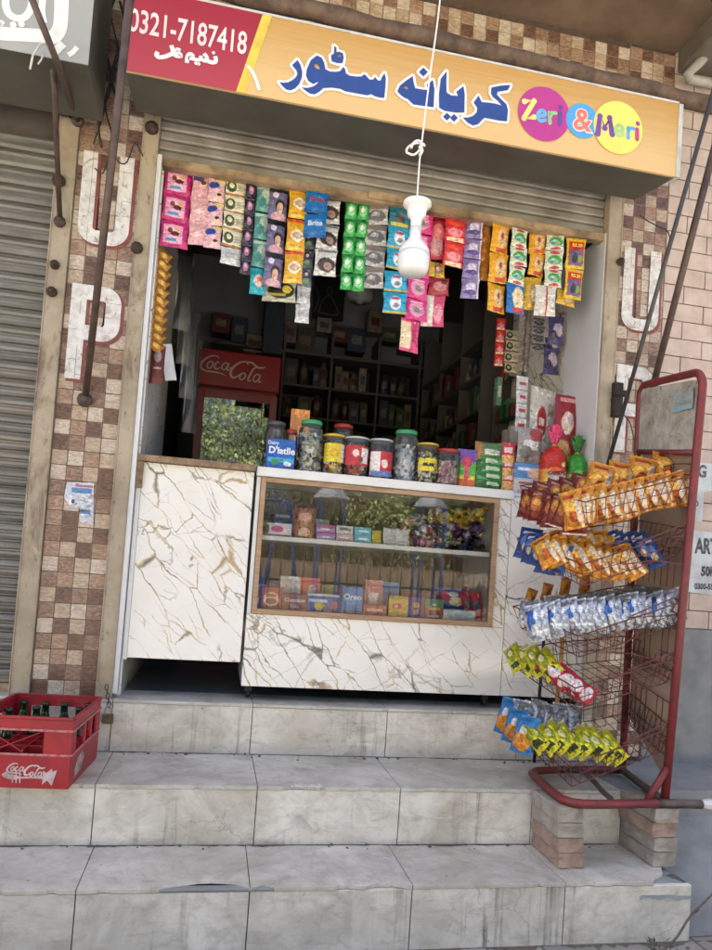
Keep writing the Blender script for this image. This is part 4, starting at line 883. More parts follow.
P_['whbis'] = pack('white biscuit box', k_('d4d0cc'), [('r', .5, .5, .34, .12, k_('a85a50'), .06), ('r', .5, .9, .5, .12, k_('b8c4d0'))], .35, 0, .1)
P_['pkbis'] = pack('white pink biscuit box', k_('ccc4c4'), [('r', .4, .5, .26, .14, k_('a87a8c'), .06)], .35, 0, .1)
P_['greyp'] = pack('grey film packet', k_('9a9490'), [('r', .5, .5, .3, .14, k_('d4d0cc'), .1), ('e', .7, .8, .3, .2, k_('a84a48'), .1), ('e', .3, .3, .24, .2, k_('6f6a66'), .1)], .25, .2, .6)
P_['whitepk'] = pack('white snack pack', k_('dcd8cc'), [('e', .42, .54, .2, .22, k_('a8322c'), .08), ('r', .42, .54, .12, .05, k_('d8c4bc'), .08), ('e', .78, .72, .14, .1, k_('b8a48c'), .1), ('e', .62, .08, .3, .1, k_('b03a34'), .1), ('e', .3, .06, .3, .06, k_('c46a4a'), .1)], .3, 0, .4)
P_['redpk'] = pack('red snack pack', k_('8f1f26'), [('e', .5, .62, .26, .16, k_('dcc4b0'), .08), ('e', .6, .68, .12, .08, k_('a8a4b0'), .1), ('e', .35, .2, .4, .2, k_('d8a868'), .06), ('e', .4, .12, .34, .1, k_('c08a4c'), .08), ('r', .5, .93, .34, .03, k_('c89a94'))], .3, 0, .3)
P_['bagred'] = pack('red orange bag', k_('c8301f'), [('r', .5, .30, .5, .22, k_('dca83a')), ('r', .5, .32, .36, .17, k_('dccac4')), ('e', .7, .62, .1, .05, k_('e8d8a0'), .05), ('e', .5, .5, .4, .06, k_('d86a2c'), .1)], .2, .1, .5)
P_['baggreen'] = pack('green yellow bag', k_('3a9a2c'), [('r', .5, .3, .5, .22, k_('cfd06a')), ('r', .5, .31, .36, .16, k_('dcd8c4')), ('e', .5, .52, .34, .1, k_('6fc04a'), .1)], .2, .1, .5)
P_['strip'] = pack('white carton strip', k_('c9cacb'), [('r', .5, .86, .3, .03, k_('b04048')), ('r', .5, .62, .3, .03, k_('b04048')), ('r', .5, .38, .3, .03, k_('b04048')), ('r', .5, .12, .3, .03, k_('b04048')), ('r', .5, .74, .5, .012, k_('85888c')), ('r', .5, .5, .5, .012, k_('85888c')), ('r', .5, .25, .5, .012, k_('85888c'))], .4, 0, 0)
# on the counter
jar('clear jar with a grey lid behind the blue carton, left end of the counter', 262, 284, 422, 466, .32, TOP, lb, 4, .5)
carton('bright blue dairy carton with white lettering at the left end of the counter', 266, 294, 439, 467, .09, TOP, P_['dairy'], .07, lets=[('Dairy', -.30, .86, .16, wl, .0003), ("D'iatlle", .02, .62, .30, wl, .0012)])
carton('upright orange carton behind the blue one', 289, 308, 409, 440, .36, TOP, P_['orangebox'], .06, -.1)
jar('small jar with a red lid between the blue and the orange carton', 285, 297, 430, 448, .28, TOP, lr, 2, .7)
jar('big green lidded jar full of black and white sweets', 296, 321, 421, 471, .13, TOP, lg, 0, .86, sweets=(.011, 150))
jar('jar with a red lid standing in the back row', 331, 353, 425, 448, .36, TOP, lr, 4, .4)
jar('jar with a yellow lid and yellow label', 321, 343, 435, 472, .14, TOP, ly, 1, .6, P_['lblyel'], (.33, .8), neck=.93, lidh=.008, sweets=(.009, 110))
jar('jar with a clear lid and a red and brown label', 342, 367, 438, 474, .13, TOP, lw, 2, .75, P_['lblred'], (.3, .8), neck=.94, lidh=.006, sweets=(.009, 120))
jar('jar with a clear lid and a red and white label', 367, 391, 440, 476, .12, TOP, lw, 3, .75, P_['lblrw'], (.08, .7), neck=.94, lidh=.006, sweets=(.009, 110))
jar('tall ribbed jar with a green lid, half empty', 391, 416, 431, 479, .15, TOP, lg, 4, .8, rings=True, sweets=(.012, 110))
jar('yellow and black patterned jar with a yellow rim', 415, 436, 444, 481, .12, TOP, ly, 5, .85, P_['lblband'], (.32, .64), neck=.97, lidh=.006, sweets=(.013, 150))
jar('square jar with a red lid and pink sweets', 434, 457, 450, 482, .12, TOP, lr, 6, .8, square=True, neck=.96, lidh=.012, sweets=(.010, 130))
carton('rainbow coloured carton right of the red lidded jar', 456, 475, 449, 484, .10, TOP, P_['rainbow'], .05)
def softpack(label, x0, x1, y0, y1, Y, z, mat, th=.03, rz=0, lean=0, cat='packet', group=None, name='snack_packet', seed=None, ry=0, crimp=.05, horiz=False):
    xc, w = span(x0, x1, y1, Y); zt = W((x0+x1)/2, y0, Y).z; h = max(.02, zt-z)
    if horiz: m = pillow(h, w, th, R.randint(0, 999), crimp); mrot = True
    else: m = pillow(w, h, th, seed if seed is not None else R.randint(0, 999), crimp); mrot = False
    if mrot:
        for v in m.bm.verts: v.co.x, v.co.z = v.co.z, -v.co.x
    o = m.build(name, mat, None, label=label, cat=cat, group=group, fix=not mrot)
    o.location = (xc, Y, z+h/2); o.rotation_euler = (lean, ry, rz); OFF[o.name] = Vector(o.location); return o
zs = TOP
for i in range(5):

    softpack(['lowest', 'second', 'middle', 'fourth', 'topmost, brownish'][i]+' green biscuit packet of the stack on the counter', 475+(1 if i % 2 else 0), 502-(2 if i == 3 else 0), 484-8.4*(i+1), 484-8.4*i, .12, TOP+.034*i+.001, P_['greenb'] if i < 4 else P_['brownb'], .02, R.uniform(-.1, .1), group='green biscuit packets stacked on the counter', horiz=True)
for i in range(3):
    softpack(['lowest', 'middle', 'topmost'][i]+' red biscuit packet with golden biscuits in its stack', 501, 515, 486-14.5*(i+1), 486-14.5*i, .12, TOP2+.056*i+.001, P_['redb'], .02, R.uniform(-.06, .06), group='red biscuit packets stacked on the counter', crimp=.02)
z0_ = TOP2
for lab, m, h in (('flat white biscuit box with a pink mark, lowest beside the red packets', 'pkbis', .033), ('white biscuit box with a red mark under the blue one', 'whbis', .05), ('blue biscuit box with a pale biscuit picture', 'bluebis', .072)):
    carton(lab, 514, 540, 480, 487, .09, z0_+.0005, P_[m], .10, h=h); z0_ += h+.001
softpack('grey shiny packet lying on the blue biscuit box', 517, 542, 428, 447, .10, z0_+.002, P_['greyp'], .022)
def knotbag(label, x0, x1, y0, y1, Y, z, m1, top, lt):
    xc, w = span(x0, x1, y1, Y); zt = W((x0+x1)/2, y0, Y).z; h = zt-z; r = w/2
    t = thing('knotted_bag', label, 'bag', (xc, Y, z), 'plump bags with knotted tops on the counter')
    b = MB()
    def body(u, v):
        a = 2*PI*u; q = [(.75, 0), (.97, .05), (1.04, .25), (1.03, .48), (.92, .61), (.6, .69), (.26, .735), (.18, .75)]
        f = v*(len(q)-1); i = min(int(f), len(q)-2); tt_ = f-i; rr = q[i][0]*(1-tt_)+q[i+1][0]*tt_; zz = q[i][1]*(1-tt_)+q[i+1][1]*tt_
        rr *= 1+.05*math.sin(a*5+v*3)+(.12*math.sin(a*9) if v > .7 else 0)
        return (rr*r*math.cos(a), rr*r*.8*math.sin(a), zz*h)
    b.grid(body, 30, 21); o = b.build('bag_body', m1, None); o.parent = t
    b = MB()
    for k in range(7):
        a0 = k*2*PI/7
        def fr(u, v):
            a = a0+(u-.5)*1.2; q = .1+v*.55+.06*math.sin(u*9+k); return (q*r*math.cos(a), q*r*.6*math.sin(a), h*(.745+v*.24*(1-.25*math.sin(k*2.1)))+.006*math.sin(u*14))
        b.grid(fr, 6, 4)
    o = b.build('ruffle', top, None, fix=False); o.parent = t
    b = MB(); b.lathe([(r*.2, h*.73), (r*.24, h*.745), (r*.2, h*.76)], (0, 0, 0), 12); o = b.build('tie', L_('gold tie '+label[:5], 'c8a03a'), None); o.parent = t
    tm = text_mesh('CANDYA', .026, plain('maroon print', H('8a2444'), .4), None, lambda u, v, d: (u, -r*.86-d, h*.33+v+u*.1), 'lettering', .0008); tm.parent = t
knotbag('plump red bag with a pink ruffled knot beside the white box', 540, 565, 428, 480, .07, TOP2, P_['bagred'], pack('pink film', k_('d03a6a'), [('n', .5, .5, .3, .2, k_('e8a0b8'))], .2, .1, .5), 0)
knotbag('plump green bag with a dark green ruffled knot, right end of the counter', 565, 586, 438, 482, .07, TOP2, P_['baggreen'], pack('dark green film', k_('2f7a30'), [('n', .5, .5, .3, .2, k_('6fae5a'))], .2, .1, .5), 0)
softpack('tall white snack pack with a red oval, propped against the panel', 527, 554, 386, 434, .34, TOP2+.19, P_['whitepk'], .025, .15, -.12, ry=.09)
softpack('tall dark red snack pack with golden biscuits, propped by the white jamb', 552, 577, 394, 447, .20, TOP2+.15, P_['redpk'], .022, -.05, -.1, ry=.07, crimp=.03)
carton('small stack box holding up the tall snack packs', 527, 575, 446, 486, .30, TOP2, M['white'], .16, h=.148)
strip('tall white strip of cartons with red marks beside the white snack pack', 517, 530, 376, 432, 1, .25, P_['strip'], cat='carton strip', group='strips hanging on the inner right wall', name='carton_strip')
for i, (y0, y1, x) in enumerate(((316, 345, 556), (338, 352, 552), (344, 375, 551))):
    strip(['upper', 'middle', 'lower'][i]+' purple packet hanging on the inner right marble panel', x-7, x+8, y0, y1, 1, .35+.05*i, MP['purb'], cat='packet', th=.014, group='purple packets on the inner right panel', name='hanging_packet')

# ---- in the glass display, upper shelf
D = {}
for nm, base, sh in (('wp', 'd6cfd2', [('e', .45, .55, .26, .26, k_('b83a74'), .06), ('e', .06, .5, .08, .4, k_('3a2a34')), ('r', .5, .06, .5, .08, k_('b85a84'))]),
        ('copper', 'a8694c', [('n', .5, .5, .12, .36, k_('6a3a2c')), ('e', .5, .7, .3, .16, k_('d0a088'), .2), ('e', .5, .2, .3, .14, k_('d8b4a0'), .2)]),
        ('lilac', 'a88cb8', [('r', .5, .8, .5, .26, k_('a84a80')), ('e', .5, .4, .3, .14, k_('d8c8dc'), .06)]), ('whg', 'c9c8c4', [('r', .45, .6, .26, .16, k_('6a6460'), .1), ('e', .8, .5, .12, .2, k_('7a8a7c'))]),
        ('pinkw', 'c4a0a4', [('r', .5, .5, .34, .1, k_('dcd0cc'), .06)]), ('cyan', '5fb0cc', [('r', .55, .5, .3, .14, k_('d8e8ee'), .06)]), ('yel', 'c8b42c', [('r', .5, .5, .5, .1, k_('8f7f1c'))]),
        ('kit', '9a2c26', [('e', .5, .45, .4, .34, k_('d4cac0')), ('e', .5, .36, .3, .16, k_('7a2c24'), .06), ('r', .5, .62, .26, .08, k_('b83228'), .05)]), ('chocb', '7a2e2c', [('r', .5, .06, .5, .08, k_('a85a44'))]),
        ('mix', '2c4a94', [('r', .5, .95, .5, .08, k_('c4c8d0')), ('e', .38, .35, .16, .26, k_('c8b42c'), .1), ('e', .85, .4, .1, .3, k_('c8645c'), .06), ('r', .34, .62, .3, .08, k_('b8d0e4'), .05)]),
        ('whred', 'cfc8c4', [('r', .85, .5, .36, .6, k_('bf4a40')), ('e', .8, .6, .1, .2, k_('e0c8bc'), .1), ('r', .3, .2, .3, .06, k_('b8a49c'))]), ('oliv', '7a8a34', [('r', .5, .5, .3, .14, k_('b8b86a'), .1)]),
        ('oreo', '1f6fb8', [('r', .5, .05, .5, .08, k_('174f8a')), ('e', .5, .5, .4, .2, k_('2a7ac4'), .06)]), ('pkbox', 'c4817c', [('r', .5, .5, .3, .3, k_('d4ccca')), ('r', .5, .7, .26, .08, k_('b04a54'), .05)]),
        ('redp', 'b04a4c', [('r', .5, .5, .36, .14, k_('d8b0a8'), .08)]), ('blub', '4f86bc', [('e', .55, .5, .24, .24, k_('2f5f9c'))]), ('yell', 'cfae34', [('r', .5, .95, .5, .1, k_('a08428')), ('r', .45, .5, .26, .12, k_('b0502c'), .05), ('e', .4, .5, .1, .08, k_('d8b8a4'))]),
        ('purb', '4a3a70', [('e', .5, .55, .3, .26, k_('8a3a4c'), .05), ('e', .5, .6, .18, .14, k_('b89a3a'), .08), ('e', .5, .25, .18, .12, k_('b8964a'), .1)]), ('gust', '8f342c', [('r', .5, .86, .5, .3, k_('4a7a44')), ('r', .5, .12, .3, .06, k_('d0c0b0'), .04), ('e', .5, .7, .12, .06, k_('b4bca4'))]),
        ('whblu', 'b8ccd8', [('r', .6, .5, .26, .2, k_('6fa8c8'), .05)]), ('blup', '2f5fa4', [('e', .6, .4, .3, .2, k_('d0cc9a'), .1), ('e', .2, .6, .2, .3, k_('b02c5c'), .1), ('e', .5, .7, .2, .12, k_('d8d4d8'), .1)]), ('redpk', 'b03044', [('n', .5, .5, .3, .3, k_('d4a09c')), ('e', .5, .5, .3, .2, k_('2f5f6c'), .2)])):
    D[nm] = pack('display '+nm, H(base), sh, .4, 0, .05)
zs = SHZ+.0005; zs_u = zs
carton('white and pink box at the left end of the display shelf', 265, 291, 523, 538, .13, zs, D['wp'], .09)
b = MB(); xc, w = span(291, 315, 540, .16); hh = W(303, 508, .16).z-zs; b.lathe([(w/2*.97, 0), (w/2, .004), (w/2, hh-.004), (w/2*.97, hh), (w/2*.93, hh-.003), (.001, hh-.004)], (0, 0, 0), 32)
o = b.build('round_tin', D['copper'], None, label='tall copper coloured tin on the display shelf', cat='tin'); o.location = (xc, .16+w/2-.03, zs)
for i in range(2):
    carton(['lower', 'upper'][i]+' lilac and pink box in the pair right of the copper tin', 316, 335, 532-8.5*i, 541-8.5*i, .13, zs+.036*i, D['lilac'], .08, h=.0355, group='lilac boxes stacked in the display')
carton('dusky pink box under the white one in the display', 336, 353, 533, 542, .13, zs, D['pinkw'], .08, h=.0355); carton('white box with grey print on the dusky pink box', 336, 353, 523, 532, .13, zs+.036, D['whg'], .08, h=.038)
for i in range(2):
    carton(['lower', 'upper'][i]+' sky blue box in the pair on the display shelf', 354, 371, 534-8*i, 543-8*i, .13, zs+.037*i, D['cyan'], .08, h=.0365, group='sky blue boxes stacked in the display')
for i in range(3): carton(['lowest', 'middle', 'topmost'][i]+' small yellow box right of the sky blue boxes', 372, 381, 540-4*i, 544-4*i, .12, zs+.021*i, D['yel'], .06, h=.0205, group='small yellow boxes in the display')
wpk = plain('white film packet', H('c9cacc'), .25, 0, .06, 30, .3)
for c in range(2):
    for i in range(3): softpack(['lowest', 'middle', 'topmost'][i]+' white packet of the '+['left', 'right'][c]+' pile in the display', 383+13*c, 396+13*c, 540-6*i+c, 546-6*i+c, .12, zs+.019*i+.001, wpk, .012, R.uniform(-.15, .15), group='white packets piled in the display', horiz=True)
# wrapped sweets: ellipsoid with two twisted ends
def sweet(mats, label):
    b = MB()
    def f(u, v):
        a = 2*PI*v; x = (u-.5)*2
        if abs(x) < .56: r = .017*math.sqrt(max(.06, 1-(x/.62)**2))
        else: r = .004+.013*(abs(x)-.56)/.44*(1+.35*math.sin(a*4))
        return (x*.044, 1.55*r*math.cos(a), 1.55*r*math.sin(a)*(1 if abs(x) < .6 else .5))
    b.grid(f, 18, 12)
    o = b.build('wrapped_sweet', mats, None, label=label, cat='sweet', group='wrapped sweets heaped on the display shelf', fix=True); return o
foil = lambda n, a, c: pack(n, H(a), [('e', .5, .5, .2, .5, H(c), .1), ('n', .5, .5, .22, .2, H(c))], .22, .35, .7)
PR = [(foil('gold sweet foil', 'd4bc3a', 'ece4a4'), 'gold wrapped sweet in the heap at the right of the display shelf'), (foil('purple sweet foil', '5a4674', 'a494b8'), 'dark purple wrapped sweet in the heap at the right of the display shelf'),
      (foil('red sweet foil', '8f2a34', 'c47a7c'), 'dark red wrapped sweet in the heap on the display shelf'), (foil('white sweet foil', 'd8d4ce', 'b8644c'), 'pale foil wrapped sweet in the heap on the display shelf'), (foil('black sweet foil', '26232c', '5a5464'), 'black wrapped sweet at the bottom of the heap on the display shelf')]
PRO = [None]*5; rr = random.Random(4)
spots = []
for i in range(58):
    u = i/57; px = 399+ (486-399)*((i*.618) % 1); lay = rr.random()**1.1
    hmax = 18+20*min(1, (px-396)/40); kind = 2 if px < 432 and lay < .6 else (4 if lay < .33 else (1 if lay < .66 else 0))
    if px < 425 and lay > .66: kind = 3
    if px > 470 and lay < .4: kind = rr.choice([2, 4])
    if rr.random() < .15: kind = 3
    spots.append((px, lay*hmax, kind))
for px, dz, kd in spots:
    p = W(px, 548-.02*px+8, .13); z = zs+.022+dz*.0046; y = .11+rr.random()*.10+.03*(1-dz/38)
    if PRO[kd] is None: PRO[kd] = sweet(*PR[kd]); o = PRO[kd]
    else: o = PRO[kd].copy(); COL.objects.link(o)
    o.location = (min(p.x, 1.645), y, z); o.rotation_euler = (rr.uniform(-.4, .4), rr.uniform(-.6, .6), rr.uniform(-1.4, 1.4))
# lower floor of the display
zf = .4056
cb = lambda *a, **k: carton(*a, **k)
cb('dark red box with a white round badge, left end of the display floor', 260, 281, 587, 609, .12, zf, D['kit'], .07, .08)
cb('brown box lettered Chocolate on the display floor', 281, 306, 594, 611, .115, zf, D['chocb'], .1, lets=[('Chocolate', .02, .62, .30, wl, .0004), ('Cake', .02, .25, .26, wl, .0002)])
cb('navy box with yellow and red pictures on the display floor', 306, 339, 594, 612, .115, zf, D['mix'], .1, -.04)
cb('long white and red box lying in the back of the display floor', 279, 320, 577, 592, .26, zf+.0, D['whred'], .08); cb('small olive green box behind the navy one', 321, 337, 585, 597, .26, zf, D['oliv'], .06)
cb('upright bright blue biscuit box in the middle of the display floor', 341, 362, 587, 613, .12, zf, D['oreo'], .06, lets=[('Oreo', 0, .62, .30, wl, .0008)])
cb('low red box right of the bright blue one', 363, 386, 605, 615, .115, zf, D['redp'], .1); cb('pinkish box with a white panel standing behind the low red one', 364, 382, 580, 605, .23, zf, D['pkbox'], .06)
cb('pale blue box with a dark oval at the back of the display floor', 380, 399, 582, 598, .30, zf, D['blub'], .05)
cb('yellow box with a red mark and open flaps on the display floor', 388, 407, 596, 617, .12, zf, D['yell'], .09, -.12); cb('purple box with a gold picture on the display floor', 407, 424, 597, 617, .12, zf, D['purb'], .08)
cb('green and maroon box lettered Gusto on the display floor', 424, 443, 599, 618, .12, zf, D['gust'], .08, lets=[('Gusto', 0, .52, .26, yl, .0006)])
cb('flat pale blue box at the front right of the display floor', 443, 475, 610, 620, .11, zf, D['whblu'], .09)
softpack('crumpled blue and pink packet above the pale blue box', 436, 465, 588, 611, .22, zf+.035, D['blup'], .03, .1, -.2); softpack('red shiny packet in the right corner of the display floor', 461, 471, 590, 617, .20, zf+.01, D['redpk'], .02, .2, -.15, ry=-.3); softpack('second red shiny packet against the display frame', 470, 481, 592, 618, .17, zf+.002, D['redpk'], .02, -.2, -.1, ry=-.15)

rr = random.Random(77); kinds = ['lilac', 'cyan', 'whred', 'yell', 'pkbox', 'blub', 'redp', 'oliv', 'wp', 'mix']
for shelf, zz, xs in (('upper shelf', zs_u, (.60, .70, .80, .905, 1.0, 1.10)), ('display floor', zf, (.60, .71, .82, .93, 1.05, 1.16, 1.27, 1.38, 1.49))):
    for i, x in enumerate(xs):
        w = rr.uniform(.07, .095); h = rr.uniform(.075, .125); b = MB(); b.box(-w/2, w/2, 0, .06, 0, h)
        o = b.build('carton', D[rr.choice(kinds)], None, bevel=.0018, label='carton standing in the shadowed back row of the glass display', cat='box', group='cartons in the back row of the display'); o.location = (x, .39+rr.uniform(0, .03), zz); o.rotation_euler = (0, 0, rr.uniform(-.12, .12))

# ------------------------------------------------------------------ inside the shop
fr = thing('drinks_fridge', 'tall red drinks fridge with a glass door in the dark of the shop', 'fridge', (.48, 1.5, 0))
FY = 1.25; FX0, FX1 = W(193, 440, FY).x, W(277.5, 400, FY).x; FHZ, FDZ = W(238, 352, FY-.03).z, W(238, 391, FY-.03).z
rd = plain('fridge red', H('640c15'), .3, 0, .05, 4)
b = MB(); b.box(FX0, FX1, FY+.03, FY+.6, .0, FHZ+.005); b.build('fridge_body', rd, fr, bevel=.01)
b = MB(); b.box(FX0-.005, FX1+.005, FY-.035, FY+.029, FDZ+.012, FHZ); b.build('header_panel', rd, fr, bevel=.008)
b = MB(); w = .045; z0, z1 = .15, FDZ-.004
b.box(FX0, FX0+w, FY, FY+.028, z0, z1); b.box(FX1-w, FX1, FY, FY+.028, z0, z1); b.box(FX0+w, FX1-w, FY, FY+.028, z1-w, z1); b.box(FX0+w, FX1-w, FY, FY+.028, z0, z0+w); b.build('door_frame', rd, fr, bevel=.003)
FG = clear('fridge glass', (.5, .52, .5, 1), 1.7, .08, .016)
b = MB(); b.box(FX0+w-.002, FX1-w+.002, FY+.006, FY+.012, z0+w-.002, z1-w+.002); b.build('door_glass', FG, fr)
b = MB(); b.box(FX0+w, FX1-w, FY+.0285, FY+.0295, z0+w, z1-w); b.build('dark_interior', plain('dark fridge inside', H('26282a'), .8), fr)
b = MB(); b.box(FX1-.04, FX1-.012, FY-.03, FY-.001, 1.0, 1.25); b.build('door_handle', M['iron'], fr, bevel=.004)
def script_logo(par, fn, s, m, wk=1.0):
    """flowing soft drink script in strokes; s = overall width"""
    S = lambda L: [((x-365)/520*s, (185-y)/520*s) for x, y in L]
    strokes = [([(232,118),(215,104),(180,104),(135,130),(105,170),(106,205),(140,222),(200,224),(250,228),(292,243)], [.5,1,1.4,1.9,2,1.9,1.6,1.5,1.2,.4]), ([(178,145),(155,160),(148,190),(168,198),(188,175),(186,150),(172,146)], [1.3]*7), ([(238,150),(222,146),(205,168),(206,195),(228,196),(245,182)], [1,1.2,1.5,1.5,1.1,.7]),
        ([(300,150),(278,146),(258,170),(260,196),(280,196),(302,162)], [1.2]*6), ([(308,146),(296,180),(302,200),(318,190)], [1.4,1.4,1.2,.7]), ([(312,182),(335,176)], [1.3, 1.3]),
        ([(448,140),(440,122),(405,122),(360,150),(328,195),(326,235),(350,250),(382,232),(400,210)], [.7,1.2,1.6,2,2.2,2.1,1.7,1.1,.6]), ([(418,205),(398,222),(394,250),(412,258),(432,236),(432,212),(416,206)], [1.3]*7), ([(430,120),(478,122),(520,150),(560,150),(582,138)], [1,1.5,1.8,1.4,.5]),
        ([(516,150),(490,168),(462,230),(456,258),(470,262),(484,250)], [1,1.4,1.5,1.4,1.1,.6]), ([(540,208),(518,204),(498,228),(500,256),(520,258),(544,220)], [1.2]*6), ([(548,204),(536,240),(542,262),(560,252)], [1.4,1.4,1.2,.6])]
    b = MB()
    for i, (L, ws) in enumerate(strokes):
        P = catmull([p+(wv,) for p, wv in zip(S(L), ws)], 5)
        b.ribbon([(p[0], p[1]) for p in P], [max(.2, p[2])*.0155*s*wk for p in P], fn, .0003+.00015*i)
    return b.build('script_lettering', m, par, fix=False)
script_logo(fr, lambda u, v, d: (FX0+(FX1-FX0)*.46+u, FY-.0365-d, (FHZ+FDZ)/2+.01+v), .43*(FX1-FX0)/.5*1.0, plain('faded white script', H('8a7874'), .5), 1.0)
b = MB()
for z in (.5, .8, 1.1, 1.4): pass
# shelving along the back and the right wall, with dim goods
wsh = plain('grey shelf board', H('48443f'), .6, 0, .1, 5)
bs = thing('back_shelves', 'dim grey shelving along the back wall of the shop', 'shelves', (1.45, 2.8, 0))
for z in (.5, .9, 1.25, 1.55, 1.86, 2.12, 2.4):
    b = MB(); b.box(.82, 1.98, 2.66, 2.96, z-.02, z); b.build('shelf_board', wsh, bs)
part('shade_backing', .80, 1.99, 2.965, 2.998, 0, 2.42, plain('shade dark backing', H('3f3b37'), .8), bs)  # dark sheet added so the shelf bays look shaded at the back
for x in (.80, 1.2, 1.6, 1.96):
    b = MB(); b.box(x, x+.018, 2.655, 2.962, 0, 2.6); b.build('upright', wsh, bs)
rs = thing('side_shelves', 'dim white shelving along the right wall of the shop', 'shelves', (2.1, 2.0, 0))
for z in (.6, .95, 1.28, 1.5, 1.72, 1.96, 2.2):
    b = MB(); b.box(1.98, 2.215, 1.2, 2.6, z-.018, z); b.build('shelf_board', wsh, rs)
for y in (1.185, 1.62, 2.1, 2.6):
    b = MB(); b.box(1.985, 2.216, y, y+.016, 0, 2.6); b.build('upright', wsh, rs)
rr = random.Random(12)
CL = []
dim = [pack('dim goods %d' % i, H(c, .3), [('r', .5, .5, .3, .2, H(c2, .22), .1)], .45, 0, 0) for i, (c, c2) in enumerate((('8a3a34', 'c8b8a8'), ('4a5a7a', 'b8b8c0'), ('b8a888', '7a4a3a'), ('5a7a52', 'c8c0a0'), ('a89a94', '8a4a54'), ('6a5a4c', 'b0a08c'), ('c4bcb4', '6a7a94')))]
for z in (.9, 1.25, 1.55, 1.86, 2.12):
    for x0, x1 in ((.825, 1.19), (1.225, 1.59), (1.625, 1.95)):
        x = x0+rr.uniform(.0, .04)
        while x < x1-.07:
            w = rr.uniform(.05, .12); h = rr.uniform(.1, .235); y = rr.uniform(2.665, 2.71); b = MB(); 
            if rr.random() < .65: b.box(x, min(x+w, x1), y, y+.14, z+.001, z+h); nm = 'carton'
            else: r_ = min(w, .08)/2; b.lathe([(r_, z+.001), (r_, z+h*.7), (r_*.5, z+h*.85), (r_*.5, z+h)], (x+r_, y+r_, 0), 14); nm = 'bottle'
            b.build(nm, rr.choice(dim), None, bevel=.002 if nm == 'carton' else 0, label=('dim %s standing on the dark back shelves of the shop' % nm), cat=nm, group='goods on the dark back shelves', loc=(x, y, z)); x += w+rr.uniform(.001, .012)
for z in (1.28, 1.5, 1.72, 1.96):
    y = 1.21
    while y < 2.5:
        d = rr.uniform(.045, .085); h = rr.uniform(.1, .19); x = rr.uniform(1.985, 2.02); b = MB()
        if rr.random() < .45: b.box(x, x+.1, y, y+d, z+.001, z+h); nm = 'carton'
        else: r_ = d/2; b.lathe([(r_, z+.001), (r_, z+h*.6), (r_*.45, z+h*.75), (r_*.45, z+h)], (x+r_, y+r_, 0), 14); nm = 'bottle'
        if not any(abs(y-q) < .08 for q in (1.62, 2.1)):
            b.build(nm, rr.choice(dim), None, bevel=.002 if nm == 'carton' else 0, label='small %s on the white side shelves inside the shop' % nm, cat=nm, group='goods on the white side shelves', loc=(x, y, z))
        else: b.bm.free()
        y += d+rr.uniform(.004, .02)
def flat(nm, x0, x1, y0, y1, Y, th, m, label, cat):
    a = W(x0, y1, Y); c = W(x1, y0, Y); b = MB(); b.box(a.x, c.x, Y, Y+th, a.z, c.z); return b.build(nm, m, None, bevel=.002, label=label, cat=cat, loc=tuple((a+c)/2))
flat('dark_board', 312, 346, 278, 317, 2.9, .03, plain('black board', H('1b1c1e'), .4), 'black square board with a thin outline drawing high on the back wall', 'board')
a = W(329, 300, 2.9); b = MB()
for i, L in enumerate(([(-.08,-.12),(-.06,-.02),(.0,.04),(.05,-.02),(.08,-.12),(-.08,-.12)], [(.0,.05),(.025,.08),(.0,.115),(-.025,.08),(0,.05)], [(-.12,.10),(-.09,.0),(-.12,-.12)])): b.ribbon(catmull(L, 4), .006, lambda u, v, d: (a.x+u, 2.898-d, a.z+v), .0005*i)
o = b.build('outline_drawing', plain('pale outline', H('6f7478'), .5), bpy.data.objects['dark_board'], fix=False)
flat('dark_cabinet', 262, 287, 285, 352, 2.6, .3, plain('dark blue cabinet', H('2c3440'), .5), 'tall dark blue grey cabinet on the wall above the fridge', 'cabinet')
a = W(360, 297, 2.0); b = MB(); b.lathe([(.10, .05), (.10, .0), (.085, -.03), (.03, -.034), (.025, -.05), (.001, -.052)], (0, 0, 0), 28); b.tube([(0, 0, .05), (0, 0, 3.22-a.z)], .008, 8)
o = b.build('ceiling_lamp', plain('dull lamp white', H('a8a8a4'), .5), None, label='dull white round lamp hanging in the dark shop', cat='lamp'); o.location = a
for i in range(12):
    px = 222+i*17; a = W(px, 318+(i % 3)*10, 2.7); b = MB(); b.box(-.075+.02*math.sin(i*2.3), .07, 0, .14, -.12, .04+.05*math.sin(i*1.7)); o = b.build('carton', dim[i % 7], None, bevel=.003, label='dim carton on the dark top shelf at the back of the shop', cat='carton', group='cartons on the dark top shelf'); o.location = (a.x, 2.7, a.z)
b = MB(); a = W(225, 330, 2.66); c = W(420, 342, 2.66); b.box(a.x-.1, c.x+.1, 2.64, 2.99, a.z-.12, a.z-.10); b.build('top_shelf', wsh, None, label='dark top shelf holding cartons high on the back wall', cat='shelf', loc=((a.x+c.x)/2, 2.8, a.z-.11))
